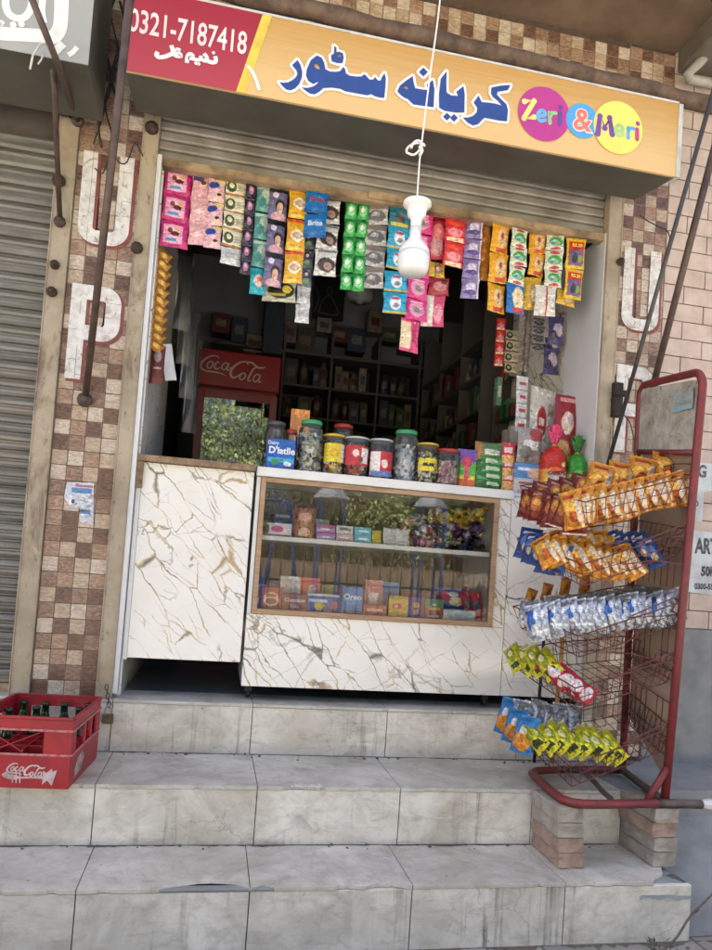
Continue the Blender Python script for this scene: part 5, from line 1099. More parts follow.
# clutter on the inner right wall by the marble panel
drw = plain('dull rack white', H('a8a49c'), .5); ws = thing('wall_rack', 'small white wall rack with red and green goods on the inner right wall', 'rack', tuple(W(508, 390, 1.0)))
b = MB()
for y0 in (384, 424, 450):
    b = MB(); a = W(499, y0, 1.12); c = W(521, y0-4, .86); b.hexa([(2.06, 1.14, a.z-.012), (2.06, .86, a.z-.012), (2.178, .86, a.z-.012), (2.178, 1.14, a.z-.012), (2.06, 1.14, a.z), (2.06, .86, a.z), (2.178, .86, a.z), (2.178, 1.14, a.z)])
b.build('rack_shelf', plain('dull rack white', H('a8a49c'), .5), ws); b = MB(); b.box(2.06, 2.178, 1.142, 1.155, 1.2, 1.95); b.build('rack_side', wsh, ws)
gm = [plain('small goods %d' % i, H(c), .4) for i, c in enumerate(('b02c30', '2f6a3a', 'd0c8c0', '5a2420', 'c8b8b4', '1f3a2a'))]
rr = random.Random(31)
for si, y0 in enumerate((384, 424, 450)):
    zt = W(499, y0, 1.12).z+.001; y = 1.12
    while y > .89:
        d = rr.uniform(.032, .05); h = rr.uniform(.07, .12); b = MB(); r_ = d*.46; k = rr.randrange(6)
        if (si+k) % 2: b.lathe([(r_, zt), (r_, zt+h*.6), (r_*.4, zt+h*.75), (r_*.4, zt+h*.9), (r_*.5, zt+h*.9), (r_*.5, zt+h)], (2.10, y-d/2, 0), 12); nm = 'bottle'
        else: b.box(2.07, 2.13, y-d, y-.004, zt, zt+h); nm = 'carton'
        b.build(nm, gm[k], None, label='small %s on the white wall rack beside the marble panel' % ['white or red', 'dark'][k in (1, 3, 5)] .replace('white or red', 'bright')+' '+nm if False else 'small '+nm+' on the white wall rack inside the right wall', cat=nm, group='small goods on the white wall rack', loc=(2.1, y-d/2, zt)); y -= d+.003
flat('mint_carton', 496, 503, 377, 405, 1.0, .05, pack('mint carton', H('7fae9c'), [('r', .5, .5, .3, .2, H('dce4dc'))], .4, 0, 0), 'narrow mint green carton at the edge of the inner wall rack', 'carton')
for i, (x0, x1, y0, y1, nm, lab) in enumerate(((497, 506, 318, 366, 'redw', 'narrow red and white strip deep in the right of the opening'), (506, 520, 330, 374, 'cream', 'cream strip hanging beside the inner marble panel'), (519, 531, 312, 372, 'whst', 'white strip with a red line, inside by the marble panel'), (533, 545, 318, 352, 'greys', 'short grey silver strip inside by the purple packets'))):
    strip(lab, x0, x1, y0, y1, 4, .7+.1*(i % 3), MP[nm], group='strips hanging on the inner right wall')
# hanging things on the left inside wall
t = thing('snack_string', 'long string of gold snack packets hanging on the inner left panel', 'snack string', tuple(W(163, 250, .12)))
for i in range(11):
    p = W(163.5-i*.72, 256+i*9.0, .12); o = pillow(.066, .05, .014, i*5, .05, 1.2, 8, 8).build('snack_packet', MP['gold'], None); o.parent = t; o.location = p-OFF[t.name]; o.rotation_euler = (0, .55, .15)
o = softpack('dark red packet with a rounded foot at the end of the gold string', 149, 163, 345, 384, .13, W(156, 384, .13).z, pack('maroon packet', k_('5c1a20'), [('e', .5, .7, .3, .16, k_('8a7a74'), .1), ('r', .5, .4, .3, .03, k_('a88a84'))], .3, .2, .3), .015)
o = softpack('crumpled pair of white paper slips beside the dark red packet', 161, 173, 344, 380, .14, W(167, 380, .14).z, plain('white paper slip', H('c4c4c8'), .6), .003, .3, 0, ry=-.22, name='paper_slip', cat='paper')
cp = clear('thin cling film', (.8, .8, .8, 1), 1.4, .01, .25, .03, (.5, .5, .48, 1))
for i in range(4):
    o = softpack(['long', 'narrow', 'short', 'lowest'][i]+' clear plastic bag hanging in the shadow inside the left wall', 172+i*3, 190+i*2, 255+i*28, 330+i*34, .45+.1*i, W(181, 330+i*34, .45+.1*i).z, cp, .03, .3, 0, name='plastic_bag', cat='plastic bag', group='clear plastic bags hanging inside the left wall')
# ------------------------------------------------------------------ rack
rk = thing('snack_rack', 'rusty red tube rack with wire baskets of snack packets and a peeling top board', 'rack', (2.0, -.45, -.211))
t = NT('chipped red tube'); o = t.tc.outputs['Object']; c = t.mix(t.ramp(t.noise(o, 14, 6, .7), .4, .65), H('7c2c2c'), H('64292a')); c = t.mix(t.ramp(t.noise(t.mapping(o, loc=(2, 1, 0)), 26, 7, .78), .56, .64), c, H('4a3330')); c = t.mix(t.ramp(t.noise(t.mapping(o, loc=(5, 3, 1)), 9, 6, .75), .62, .68), c, H('6e625a')); t.set(c, .5); t.bump(t.noise(o, 40, 6, .7), .2, .002); tub = t.m
tubw = plain('worn bare tube', H('6a5f58'), .5, .5, .3, 20, .1)
wire = plain('rusty wire', H('77403a'), .6, .3, .3, 30, c2=H('3a2a28'))
A0, A1 = Vector((2.262, -.215, -.195)), Vector((2.250, -.215, 1.50)); B0, B1 = Vector((2.150, -.69, -.195)), Vector((2.224, -.69, 1.43))
ev = Vector((-1, -.05, 0))
def lerp(a, b, t): return a+(b-a)*t
def atz(P, Q, z): return lerp(P, Q, (z-P.z)/(Q.z-P.z))
b = MB(); top = [tuple(A0), tuple(atz(A0, A1, .6)), tuple(A1)]
for i in range(1, 6): a = PI/2*i/6; c = A1+(B1-A1)*.12; top.append(tuple(A1*(1-.0)+(B1-A1)*(.12*(1-math.cos(a)))+Vector((0, 0, .055*math.sin(a)))))
T1 = A1+(B1-A1)*.12+Vector((0, 0, .055)); T2 = A1+(B1-A1)*.86+Vector((0, 0, .062)); top += [tuple(T1), tuple(T2)]
for i in range(1, 6): a = PI/2*i/6; top.append(tuple(T2+(B1-T2)*math.sin(a)*1.0+Vector((0, 0, (T2.z-B1.z)*(math.sin(a)-1+math.cos(a)))) ))
top += [tuple(B1), tuple(atz(B0, B1, .6)), tuple(B0)]
b.tube(top, .0165, 12); b.build('post_frame', tub, rk)
b = MB(); b.tube([atz(A0, A1, 1.245), atz(B0, B1, 1.165)], .0125, 10); b.build('cross_tube', tub, rk); b = MB(); b.tube([atz(B0, B1, -.06), B0+Vector((-.085, -.012, 0))], .014, 10); b.build('corner_brace', tub, rk)
FL, RL = Vector((1.722, -.735, -.195)), Vector((1.767, -.315, -.195))
fc = [tuple(B0+Vector((.0, -.02, 0)))] + [tuple(FL+Vector((.12, 0.003, 0)))]
arc = [FL+Vector((.07, .004, 0)), FL+Vector((.03, .02, 0)), FL+Vector((.008, .06, 0)), FL+Vector((.01, .12, 0))]
fc += [tuple(p) for p in arc] + [tuple(RL+Vector((-.01, -.08, 0))), tuple(RL+Vector((.0, -.02, 0))), tuple(RL+Vector((.04, .02, 0))), (1.95, -.265, -.195), tuple(A0+Vector((-.02, -.04, 0)))]
b = MB(); b.tube(fc, .0165, 12); b.build('foot_loop', tub, rk)
b = MB(); b.tube([(2.10, -.713, -.195), (2.285, -.722, -.195)], .017, 12); b.tube([tuple(A0+Vector((-.03, -.05, -.0))), tuple(B0)], .0165, 10); b.tube(catmull([(1.93, -.28, -.195), (1.975, -.36, -.175), (1.985, -.45, -.19), (1.965, -.56, -.20), (1.94, -.66, -.195)], 5), .011, 8); b.build('side_tube', tubw, rk)
b = MB(); b.lathe([(.014, 0), (.02, .02), (.022, .045), (.012, .05)], (2.285, -.722, -.195), 7, rot=Euler((0, PI/2, 0)).to_matrix(), smooth=False); b.build('end_plug', plain('torn white plug', H('d0cfcc'), .6), rk)
# top board between the posts
b = MB()
qa, qb = atz(A0, A1, 1.255), atz(B0, B1, 1.178); ta, tb_ = atz(A0, A1, 1.535), atz(B0, B1, 1.462)
n_ = (qb-qa).cross(Vector((0, 0, 1))).normalized()*.004
dv = (qb-qa).normalized()*.012
b.hexa([qa+dv-n_, qb-dv-n_, qb-dv+n_, qa+dv+n_, ta+dv*1.4-n_, tb_-dv*1.4-n_, tb_-dv*1.4+n_, ta+dv*1.4+n_])
t = NT('peeling top board'); o = t.tc.outputs['Object']
n1 = t.noise(o, 9, 7, .68, .8); c = t.mix(t.ramp(n1, .38, .62), H('b4b0a6'), H('8f877a')); c = t.mix(t.ramp(t.noise(o, 23, 6, .75, 1.5), .58, .68), c, H('4c4036')); c = t.mix(t.ramp(t.noise(o, 6, 5, .7, 1), .6, .7), c, H('b8b4ac'))
t.set(c, .7); t.bump(n1, .3, .004); b.build('top_board', t.m, rk)
AX = (qb-qa).normalized(); NN = -n_.normalized() if n_.x > 0 else n_.normalized()
def bfn(u, v, d): return qa.lerp(ta, v)+(qb-qa)*u+NN*(.0048+d)
b = MB(); b.prism([(.62, .55), (.93, .60), (.93, .90), (.62, .88)], bfn, .0002, .0012); b.build('sticker', plain('pale sticker', H('a4a69c'), .6, 0, .2, 40), rk)
b = MB(); b.prism([(.62, .55), (.93, .60), (.93, .67), (.62, .63)], bfn, .0014, .0018); b.prism([(.67, .70), (.74, .70), (.73, .80), (.705, .86), (.68, .80)], bfn, .0014, .002); b.prism([(.82, .72), (.89, .73), (.88, .80), (.83, .79)], bfn, .0014, .002); b.build('sticker_print', plain('sticker blue', H('7aa4b4'), .6, 0, .2, 60, c2=H('9ab0b0')), rk)
# backing card behind the wires
b = MB()
def card(u, v):
    z = 1.16+( -.05-1.16)*v; a_ = atz(A0, A1, min(z+.08, 1.4)); c_ = atz(B0, B1, z)
    p = a_.lerp(c_, .03+.92*u*(1-.12*max(0, v-.8)*5*(0))); bend = .03*math.sin(PI*u)*math.sin(PI*v*2)
    return p+Vector((.02+bend, 0, -.10*u*(1 if v > .9 else 0)))
b.grid(card, 12, 20); b.build('backing_card', plain('brown card', H('a8917c'), .8, 0, .12, 4), rk)
LV = [(1.165, 1.075, .925, 1.035), (.93, .86, .69, .80), (.635, .575, .42, .50), (.40, .355, .225, .32), (.155, .085, -.065, .035)]
NAMES = ['top', 'second', 'third', 'fourth', 'bottom']; BK = []
for (za, zb, zn, zf_) in LV:
    ca = atz(A0, A1, za); cb_ = atz(B0, B1, zb); L0 = .445
    cn = Vector((1.738, -.71, zn)); cf = Vector((1.685, -.225, zf_)); BK.append((ca, cb_, cn, cf))
    b = MB(); q = [cn, cb_, ca, cf]; m = sum(q, Vector())/4
    low = [p.lerp(m, .12)+Vector((0, 0, -.095)) for p in q]
    def chain(P, n_=11):                           # slightly wavy bent wire
        o = []
        for i in range(4):
            for j in range(n_): o.append(P[i].lerp(P[(i+1) % 4], j/n_)+Vector((R.uniform(-.0015, .0015), R.uniform(-.0015, .0015), R.uniform(-.002, .002))))
        return o
    rim, mid, lw_ = chain(q), chain([a.lerp(c, .5) for a, c in zip(q, low)]), chain(low)
    for ch_, r in ((rim, .0036), (mid, .0022), (lw_, .0028)): b.tube(ch_+[ch_[0]], r*.8, 5, False)
    for i in range(len(rim)): b.tube([rim[i], mid[i], lw_[i]], .0016, 4, False)
    for i in range(1, 11):
        b.tube([lw_[i], lw_[(33-i)]], .0015, 4, False)
        if i % 3 == 0: b.tube([lw_[11+i], lw_[44-i]], .0015, 4, False)
    b.tube([cb_+Vector((0, 0, .03)), cn.lerp(cb_, .5)+Vector((0, -.004, .012))], .0028, 5, False)
    b.build('wire_basket', wire, rk, fix=False)
b = MB()
for z in (1.12, .78, .52, .46, .30, .27, .18, .05, .02, -.02):
    a_, c_ = atz(A0, A1, z+.05), atz(B0, B1, z); P = [a_.lerp(c_, i/8)+Vector((-.012-.012*math.sin(PI*i/8), 0, R.uniform(-.006, .006))) for i in range(9)]; b.tube(P, .0026, 5, False)
for i in range(1, 9):
    for z0, z1 in ((.27, .48), (-.02, .18), (.62, .78)):
        if R.random() < .85: a_ = atz(A0, A1, z0+.05).lerp(atz(B0, B1, z0), i/9); c_ = atz(A0, A1, z1+.05).lerp(atz(B0, B1, z1), i/9); b.tube([a_+Vector((-.02, 0, 0)), c_+Vector((-.02, 0, 0))], .0021, 4, False)
for (p0, p1) in (((2.15, -.70, .52), (1.80, -.52, .44)), ((2.15, -.71, .33), (1.85, -.6, .36)), ((2.16, -.705, .72), (1.9, -.72, .70)), ((2.165, -.70, .83), (1.82, -.55, .75))): b.tube([p0, Vector(p0).lerp(Vector(p1), .5)+Vector((0, 0, .015)), p1], .0024, 5, False)
b.build('back_wires', wire, rk, fix=False)
for lab, pts, r, m in (('pale bamboo stick standing behind the rack', [(1.99, -.07, -.217), (2.03, -.035, .42)], .011, plain('bamboo', H('b8934a'), .6)), ('dark iron rod standing behind the rack', [(1.90, -.075, -.217), (1.93, -.045, .5)], .008, M['iron'])):
    b = MB(); b.tube(pts, r, 8); b.build('stick', m, None, label=lab, cat='stick', loc=pts[0])

# packets in the baskets
CH = {}
CH['brown'] = [pack('brown crisp bag %d' % i, k_('6a201c'), [('e', .5, .55, .34, .26, k_('a8622c'), .12), ('e', .5, .6, .2, .1, k_('d0a24c'), .1), ('r', .5, .86, .3, .05, k_('b88a6a'), .06), ('e', .5, .25, .3, .12, k_('8f3a24'), .2), ('r', .5, .02, .5, .03, k_('c8b8a8'))], .22, .15, 1.0) for i in range(1)]
CH['gold'] = [pack('gold crisp bag', k_('c8862a'), [('e', .45, .55, .34, .24, k_('dca848'), .14), ('e', .55, .3, .24, .14, k_('a8541f'), .14), ('r', .45, .82, .26, .05, k_('a83a24'), .05), ('e', .8, .4, .12, .4, k_('d8c8ac'), .14)], .2, .3, 1.0)]
CH['blue'] = [pack('dark blue crisp bag', k_('26427a'), [('e', .5, .5, .32, .2, k_('4f78b4'), .14), ('e', .55, .3, .2, .12, k_('c8b08a'), .12), ('r', .5, .8, .3, .05, k_('d0d4dc'), .06)], .2, .2, 1.0)]
CH['silver'] = [pack('silver blue packet', k_('b4bac2'), [('e', .45, .55, .26, .34, k_('3f68b0'), .14), ('e', .55, .3, .22, .16, k_('cfd4da'), .14), ('r', .3, .78, .2, .05, k_('2c4a94'), .08), ('e', .7, .7, .1, .14, k_('dfe3e6'), .1)], .16, .6, 1.0)]
CH['orange'] = [pack('orange packet end', k_('bf7f2c'), [('r', .5, .96, .5, .05, k_('8f5a1c')), ('e', .5, .4, .3, .3, k_('a8641f'), .1)], .25, .2, .6)]
CH['lime'] = [pack('lime yellow packet', k_('c8c41f'), [('e', .5, .5, .26, .3, k_('7f8a1c'), .14), ('e', .52, .52, .15, .14, k_('dcdc9c'), .1), ('r', .5, .16, .3, .06, k_('2f3a1c'), .08), ('r', .5, .94, .5, .04, k_('b8b8a0'))], .2, .25, 1.0)]
CH['redw'] = [pack('red white packet', k_('b8243a'), [('e', .5, .5, .34, .2, k_('dcd4d4'), .16), ('e', .5, .18, .4, .12, k_('d8cccc'), .14), ('r', .5, .78, .3, .06, k_('e0c8cc'), .08)], .2, .25, 1.0)]
CH['bluor'] = [pack('blue orange packet', k_('2f74ac'), [('e', .5, .3, .4, .26, k_('c8842c'), .16), ('e', .5, .6, .2, .12, k_('d8d8d8'), .1)], .2, .2, 1.0)]
CH['foilw'] = [pack('plain foil packet back', k_('b8bcbf'), [('e', .5, .5, .3, .3, k_('8f959c'), .2)], .15, .7, 1.0)]
MESHV = {}
ORD = ['first', 'second', 'third', 'fourth', 'fifth', 'sixth', 'seventh', 'eighth', 'ninth', 'tenth', 'eleventh', 'twelfth', 'thirteenth', 'fourteenth', 'fifteenth', 'sixteenth', 'seventeenth', 'eighteenth', 'nineteenth', 'twentieth']
def bagat(px, py, Y, w, h, kind, label, rx=0, ry=0, rz=0, group=None, th=.03):
    v = R.randint(0, 2); key = (kind, round(w, 2), round(h, 2), v)
    p = W(px, py, Y)
    if key not in MESHV: MESHV[key] = pillow(w, h, th, v*13+len(kind), .07, 1.9, 16, 20).build('snack_packet', CH[kind][0], None); o = MESHV[key]
    else: o = MESHV[key].copy(); COL.objects.link(o)
    tag(o, label, 'packet', group); o.location = p; o.rotation_euler = (rx+R.uniform(-.14, .14), ry+R.uniform(-.14, .14), rz+R.uniform(-.22, .22)); o.scale = (R.uniform(.93, 1.06), R.uniform(.8, 1.25), R.uniform(.92, 1.05)); return o
def row(n, x0, y0, x1, y1, Y0, Y1, w, h, kind, desc, where, rx, ry, rz, th=.03, jit=2.2):
    for i in range(n):
        t_ = i/max(1, n-1); lab = '%s %s from the left, %s' % (ORD[i], desc, where)
        bagat(x0+(x1-x0)*t_+R.uniform(-jit, jit), y0+(y1-y0)*t_+R.uniform(-jit, jit), Y0+(Y1-Y0)*t_, w, h, kind, lab, rx, ry, rz, desc+'s in '+where, th)
tb = 'the top basket'
row(8, 528, 505, 574, 514, -.28, -.60, .095, .15, 'brown', 'dark brown crisp bag', 'the front edge of '+tb, -.15, .12, -.75)
row(9, 540, 496, 645, 482, -.34, -.36, .09, .14, 'brown', 'dark brown crisp bag', 'the back row of '+tb, -.25, .15, -.3)
row(4, 598, 482, 664, 468, -.44, -.46, .12, .15, 'gold', 'golden crisp bag', 'the middle of '+tb, -.3, .1, -.4)
row(13, 572, 509, 683, 488, -.635, -.61, .088, .15, 'gold', 'golden crisp bag', 'the near row of '+tb, -.1, -.26, -.95)
tb = 'the second basket'
row(5, 526, 544, 556, 560, -.30, -.55, .10, .14, 'blue', 'dark blue packet', 'the front edge of '+tb, -.2, .1, -.8)
row(7, 560, 545, 640, 548, -.42, -.46, .085, .13, 'gold', 'golden yellow packet', 'the back row of '+tb, -.35, -.3, -.5)
row(11, 546, 553, 630, 564, -.55, -.60, .088, .14, 'gold', 'golden yellow packet', tb, -.3, -.5, -.55)
row(6, 612, 545, 652, 551, -.45, -.60, .075, .13, 'blue', 'blue and black packet', 'the near end of '+tb, -.15, -.4, -.7)
tb = 'the third basket'
row(4, 530, 600, 584, 584, -.26, -.2, .05, .095, 'orange', 'orange packet', 'the back of '+tb, -.15, .15, -.2)
row(12, 530, 613, 660, 598, -.40, -.45, .085, .125, 'foilw', 'silver foil packet', 'the back row of '+tb, -.5, -.1, -.5)
row(20, 534, 622, 676, 607, -.56, -.60, .072, .14, 'silver', 'blue and silver packet', 'the near row of '+tb, -.15, -.28, -.9)
tb = 'the fourth basket'
row(4, 516, 656, 546, 662, -.34, -.52, .08, .15, 'lime', 'lime yellow packet', tb, -.6, -.7, -.5, .04)
row(3, 555, 675, 580, 688, -.56, -.62, .08, .15, 'redw', 'red and white packet', tb, -.6, -.9, -.35, .036)
tb = 'the bottom basket'
row(3, 508, 715, 525, 735, -.30, -.52, .09, .15, 'bluor', 'blue and orange packet', 'the front edge of '+tb, -.3, .1, -.7)
row(6, 518, 716, 572, 722, -.34, -.40, .075, .14, 'foilw', 'silver foil packet', 'the back row of '+tb, -.3, .2, -.3)
row(8, 533, 736, 612, 746, -.53, -.62, .07, .165, 'lime', 'lime yellow packet', 'the near row of '+tb, -.7, -.85, -.5, .045)

# brick stacks under the rack
bm_ = [plain('worn grey brick', H('a39c90'), .9, 0, .16, 12, .4, c2=H('857e74')), plain('worn pink brick', H('a88f80'), .9, 0, .18, 12, .45, c2=H('85715f'))]
def stack(x0, x1, y0, y1, side, order):
    for i in range(4):
        b = MB(); h = .056; z = H2+.0006+i*h; j = lambda: R.uniform(-.010, .010)
        dx, dy = j(), j(); b.box(x0+dx, x1+dx, y0+dy, y1+dy, z, z+h-.0012)
        bmesh.ops.subdivide_edges(b.bm, edges=b.bm.edges[:], cuts=5, use_grid_fill=True)
        o = b.build('brick', bm_[order[i]], None, label='%s brick of the %s stack carrying the red rack' % (['lowest', 'second lowest', 'second highest', 'top'][i], side), cat='brick', group='bricks stacked under the rack feet', bevel=.004, seg=2, loc=((x0+x1)/2, (y0+y1)/2, z))
        for v in o.data.vertices:
            d = mnoise.noise(Vector((v.co.x*30+i*5, v.co.y*30+x0*9, v.co.z*30)))*.010+mnoise.noise(Vector((v.co.x*90, v.co.y*90, v.co.z*90+i)))*.002
            if abs(v.co.z) > .004 and v.co.z < h-.005: v.co.x += d; v.co.y += d
stack(1.698, 1.80, -.728, -.50, 'left', [1, 1, 0, 0]); stack(2.092, 2.19, -.722, -.478, 'right', [0, 0, 1, 0])

# ------------------------------------------------------------------ bottle crate
cr = thing('bottle_crate', 'scuffed red plastic bottle crate with white script, on the step left', 'crate', (-.20, -.33, H1))
cr.rotation_euler = (0, 0, math.radians(-4))
cred = plain('scuffed red plastic', H('a81f2b'), .42, 0, .12, 10, .08, c2=H('8c1a26'))
def cpart(b, nm, m, par=None, **k):
    o = b.build(nm, m, None, **k); o.parent = par or cr; return o
XW, YW, HH, T = .165, .21, .245, .009
def wallpanel(face, nm):
    b = MB()
    if face in ('f', 'b'):
        y = -YW if face == 'f' else YW-T
        B = lambda x0, x1, z0, z1, d=0: b.box(x0, x1, y-(d if face == 'f' else 0), y+T+(d if face == 'b' else 0), z0, z1)
        w = XW
    else:
        x = -XW if face == 'l' else XW-T
        B = lambda y0, y1, z0, z1, d=0: b.box(x-(d if face == 'l' else 0), x+T+(d if face == 'r' else 0), y0, y1, z0, z1)
        w = YW-T-.0005
    B(-w, w, 0, .115); B(-w, w, .200, .236)
    if face in ('f', 'b'): B(-w, -.10, .1152, .1998); B(.07, w, .1152, .1998)
    else:
        B(-w, -w+.05, .1152, .1998); B(w-.05, w, .1152, .1998); B(-.035, -.01, .1152, .1998); B(.06, .085, .1152, .1998)
    B(-w, w, .2362, HH, .006); B(-w, w, .1152-.006, .1152, .004) if False else None
    cpart(b, nm, cred, bevel=.0015)
for f in 'fblr': wallpanel(f, 'side_panel')
b = MB()
for z in (.112, .196): b.box(-XW, XW, -YW-.004, -YW-.0002, z, z+.007); b.box(XW+.0002, XW+.004, -YW, YW, z, z+.007)
cpart(b, 'rib', plain('scuffed rib edge', H('c08a86'), .6, 0, .3, 60, c2=H('a8343c')))
b = MB(); b.box(-XW+T+.001, XW-T-.001, -YW+T+.001, YW-T-.001, .004, .014); cpart(b, 'base', cred)
b = MB()
for i in range(1, 4): x = -XW+2*XW*i/4; b.box(x-.002, x+.002, -YW+T+.001, YW-T-.001, .0145, .13)
for j in range(1, 6): y = -YW+2*YW*j/6; b.box(-XW+T+.001, XW-T-.001, y-.002, y+.002, .0145, .1295)
cpart(b, 'divider', cred)
b = MB()
for sx in (-.09, .05): b.tube([(-.10, -YW+.011, .12), (.07, -YW+.011, .195)], .003, 5) if sx < 0 else b.tube([(-.10, -YW+.011, .18), (.0, -YW+.011, .12)], .003, 5)
cpart(b, 'lattice', cred)
lo = script_logo(cr, lambda u, v, d: (u, v, d), .135, plain('worn white crate print', H('d8c4c4'), .6, 0, .2, 50), 1.5)
# script_logo builds in parent space minus offset: move it onto the crate front
for v in lo.data.vertices:
    c = v.co + OFF[lo.name]; v.co = Vector((c.x+.028, -YW-.0006-c.z*.6, .062+c.y))
b = MB(); fnc = lambda u, v, d: (u, -YW-.0008-d, v)
b.ribbon(catmull([(-.048, .052), (-.038, .040), (0, .036), (.04, .038), (.08, .037)], 5), [.022]*4+[.016]*6+[.006]*11, fnc, .0003)
b.prism([(.078, .015), (.094, .03), (.11, .012), (.124, .066), (.11, .06), (.106, .07), (.09, .055), (.078, .062)], fnc, .0005, .0012)
for x in (-.022, -.01, .002): b.ribbon([(x, .056), (x+.003, .018)], .004, fnc, .0015)
cpart(b, 'print_scuffs', plain('scuffed white print', H('cdb6b4'), .7, 0, .2, 40), fix=False)
b = MB(); fnr = lambda u, v, d: (XW+.0005+d, u, v); b.prism([(-.14, .02), (-.05, .03), (-.02, .075), (-.06, .10), (-.11, .085), (-.15, .05)], fnr, .0002, .001); cpart(b, 'label_scrap', plain('torn label', H('b8a098'), .7, 0, .3, 40))
gb = clear('green bottle glass', (.18, .42, .24, 1), 1.5, .05, .02)
bg = plain('dark green glass', H('10301c'), .12, 0, .1, 10)
bw_ = plain('white bottle print', H('b8c4b8'), .5)
def bottle(x, y, lab, m):
    t = thing('glass_bottle', lab, 'bottle', (0, 0, 0), 'empty glass bottles in the red crate')
    b = MB(); b.lathe([(.026, 0), (.029, .004), (.029, .06), (.027, .10), (.029, .135), (.022, .17), (.0145, .20), (.0135, .235), (.0155, .237), (.0155, .25), (.012, .252), (.010, .25)], (0, 0, 0), 18); o = b.build('bottle_body', m, None); o.parent = t; t.scale = (1, 1, .83)
    b = MB(); b.lathe([(.0296, .03), (.0296, .055)], (0, 0, 0), 18, False); b.lathe([(.0255, .152), (.022, .169)], (0, 0, 0), 18, False); o = b.build('print_band', bw_, None); o.parent = t
    mm = Matrix.Rotation(math.radians(-4), 3, 'Z') @ Vector((x, y, 0)); t.location = (cr.location.x+mm.x, cr.location.y+mm.y, H1+.0145)
    t.rotation_euler = (R.uniform(-.05, .05), R.uniform(-.05, .05), 0); return t
for i, (x, y) in enumerate(((-.125, .165), (-.042, .17), (.042, .165), (.125, .168), (-.04, .07), (.12, .08), (-.12, .02))):
    bottle(x, y, ['dark green bottle in the back left corner of the crate', 'second green bottle in the back row of the crate', 'third green bottle in the back row of the crate', 'dark bottle in the back right corner of the crate', 'green bottle in the second row of the crate', 'green bottle by the right side of the crate', 'green bottle by the left side of the crate'][i], bg)

# ------------------------------------------------------------------ papers, padlock, twig and litter
def poster(lab, pts, Y, m, lines, nm='poster'):
    P = [W(x, y, Y) for x, y in pts]; c = sum(P, Vector())/len(P)
    b = MB(); b.prism([(p.x, p.z) for p in P], lambda u, v, d: (u, Y-d, v), 0, .0012); o = b.build(nm, m, None, label=lab, cat='poster', loc=tuple(c))
    for (s, px, py, size, lm, bold, xs) in lines:
        q = W(px, py, Y); text_mesh(s, size, lm, o, lambda u, v, d: (q.x+u, Y-.002-d, q.z+v+u*.03), 'lettering', bold, xs)
    return o
ppr = plain('weathered white paper', H('ccd2d6'), .8, 0, .12, 9, .1, c2=H('a8acb0')); ink = plain('black poster ink', H('3d4044'), .8, 0, .2, 60, c2=H('7a7e82'))
Yp_ = -.004
poster('torn white paper with black letters stuck on the brick wall, upper of the two', [(689, 462), (740, 466), (737, 486), (704, 492), (702, 522), (686, 520), (687, 490)], Yp_, ppr, [('G', 702, 472, .085, ink, .003, .8), ('C', 725, 476, .085, ink, .003, .8), ('O', 696, 504, .04, ink, .001, .8)])
poster('white paper lettered ART and 50K beside the rack post, lower of the two', [(691, 530), (745, 536), (742, 598), (686, 592)], Yp_, ppr, [('ART', 706, 547, .105, ink, .004, .62), ('50K', 708, 572, .065, ink, .003, .75), ('0300-55384', 708, 587, .04, ink, .0015, .8)])
stk = pack('torn blue white sticker', H('c4cad0'), [('r', .55, .78, .34, .07, k_('5f86b4'), .04), ('r', .7, .26, .2, .06, k_('5f7aa4'), .02), ('e', .3, .5, .06, .06, k_('3f5a6a')), ('r', .62, .9, .3, .03, k_('a86a74'), .04)], .6, 0, .2)
Ps = [W(x, y, -.003) for x, y in ((67, 482), (94, 483), (93, 523), (80, 522), (80, 508), (71, 507), (64, 497))]
b = MB(); b.prism([(p.x, p.z) for p in Ps], lambda u, v, d: (u, -.0035-d, v), 0, .0008); b.build('torn_sticker', stk, None, label='torn white and blue sticker on the left tiled pillar', cat='sticker', loc=tuple(Ps[0]))
pk = thing('padlock', 'dull brass padlock and chain hanging at the foot of the left jamb', 'padlock', tuple(W(108, 716, -.045)))
c = OFF[pk.name]; brass = plain('dull brass', H('6f6450'), .5, .6, .2, 40)
b = MB(); b.rbox(c+Vector((0, 0, -.012)), (.045, .016, .04)); b.build('lock_body', brass, pk, bevel=.004)
b = MB(); b.tube([c+Vector((.014*math.cos(a), 0, .012+.03*math.sin(a))) for a in [PI*i/8 for i in range(9)]], .004, 8); b.build('shackle', M['greypipe'], pk)
b = MB()
for i in range(5):
    q = c+Vector((-.004*i, .006, .045+.018*i)); ax = Euler((0, 0, PI/2*(i % 2)+.3)).to_matrix(); b.tube([q+ax @ Vector((.007*math.cos(a), 0, .012*math.sin(a))) for a in [2*PI*j/10 for j in range(11)]], .0022, 5)
b.build('chain', M['strut'], pk)
tw = thing('dry_twig', 'dry grey twig with withered leaves leaning on the broken step corner', 'plant', (2.02, -.9, ZG))
bark = plain('dry twig bark', H('6a6258'), .9, 0, .2, 40); lf = plain('withered leaf', H('6f7060'), .8, 0, .3, 30, c2=H('4c4c40'))
b = MB(); P = [(2.0, -.92, ZG+.01), (2.06, -.92, ZG+.06), (2.12, -.91, ZG+.13), (2.2, -.90, ZG+.19), (2.27, -.88, ZG+.235), (2.34, -.86, ZG+.30)]; b.tube(catmull(P, 4), [.004]*12+[.003]*9, 6)
b.tube([P[4], (2.30, -.87, ZG+.22), (2.33, -.88, ZG+.20)], .002, 5); b.tube([P[2], (2.14, -.93, ZG+.16)], .002, 5); b.build('stem', bark, tw)
b = MB()
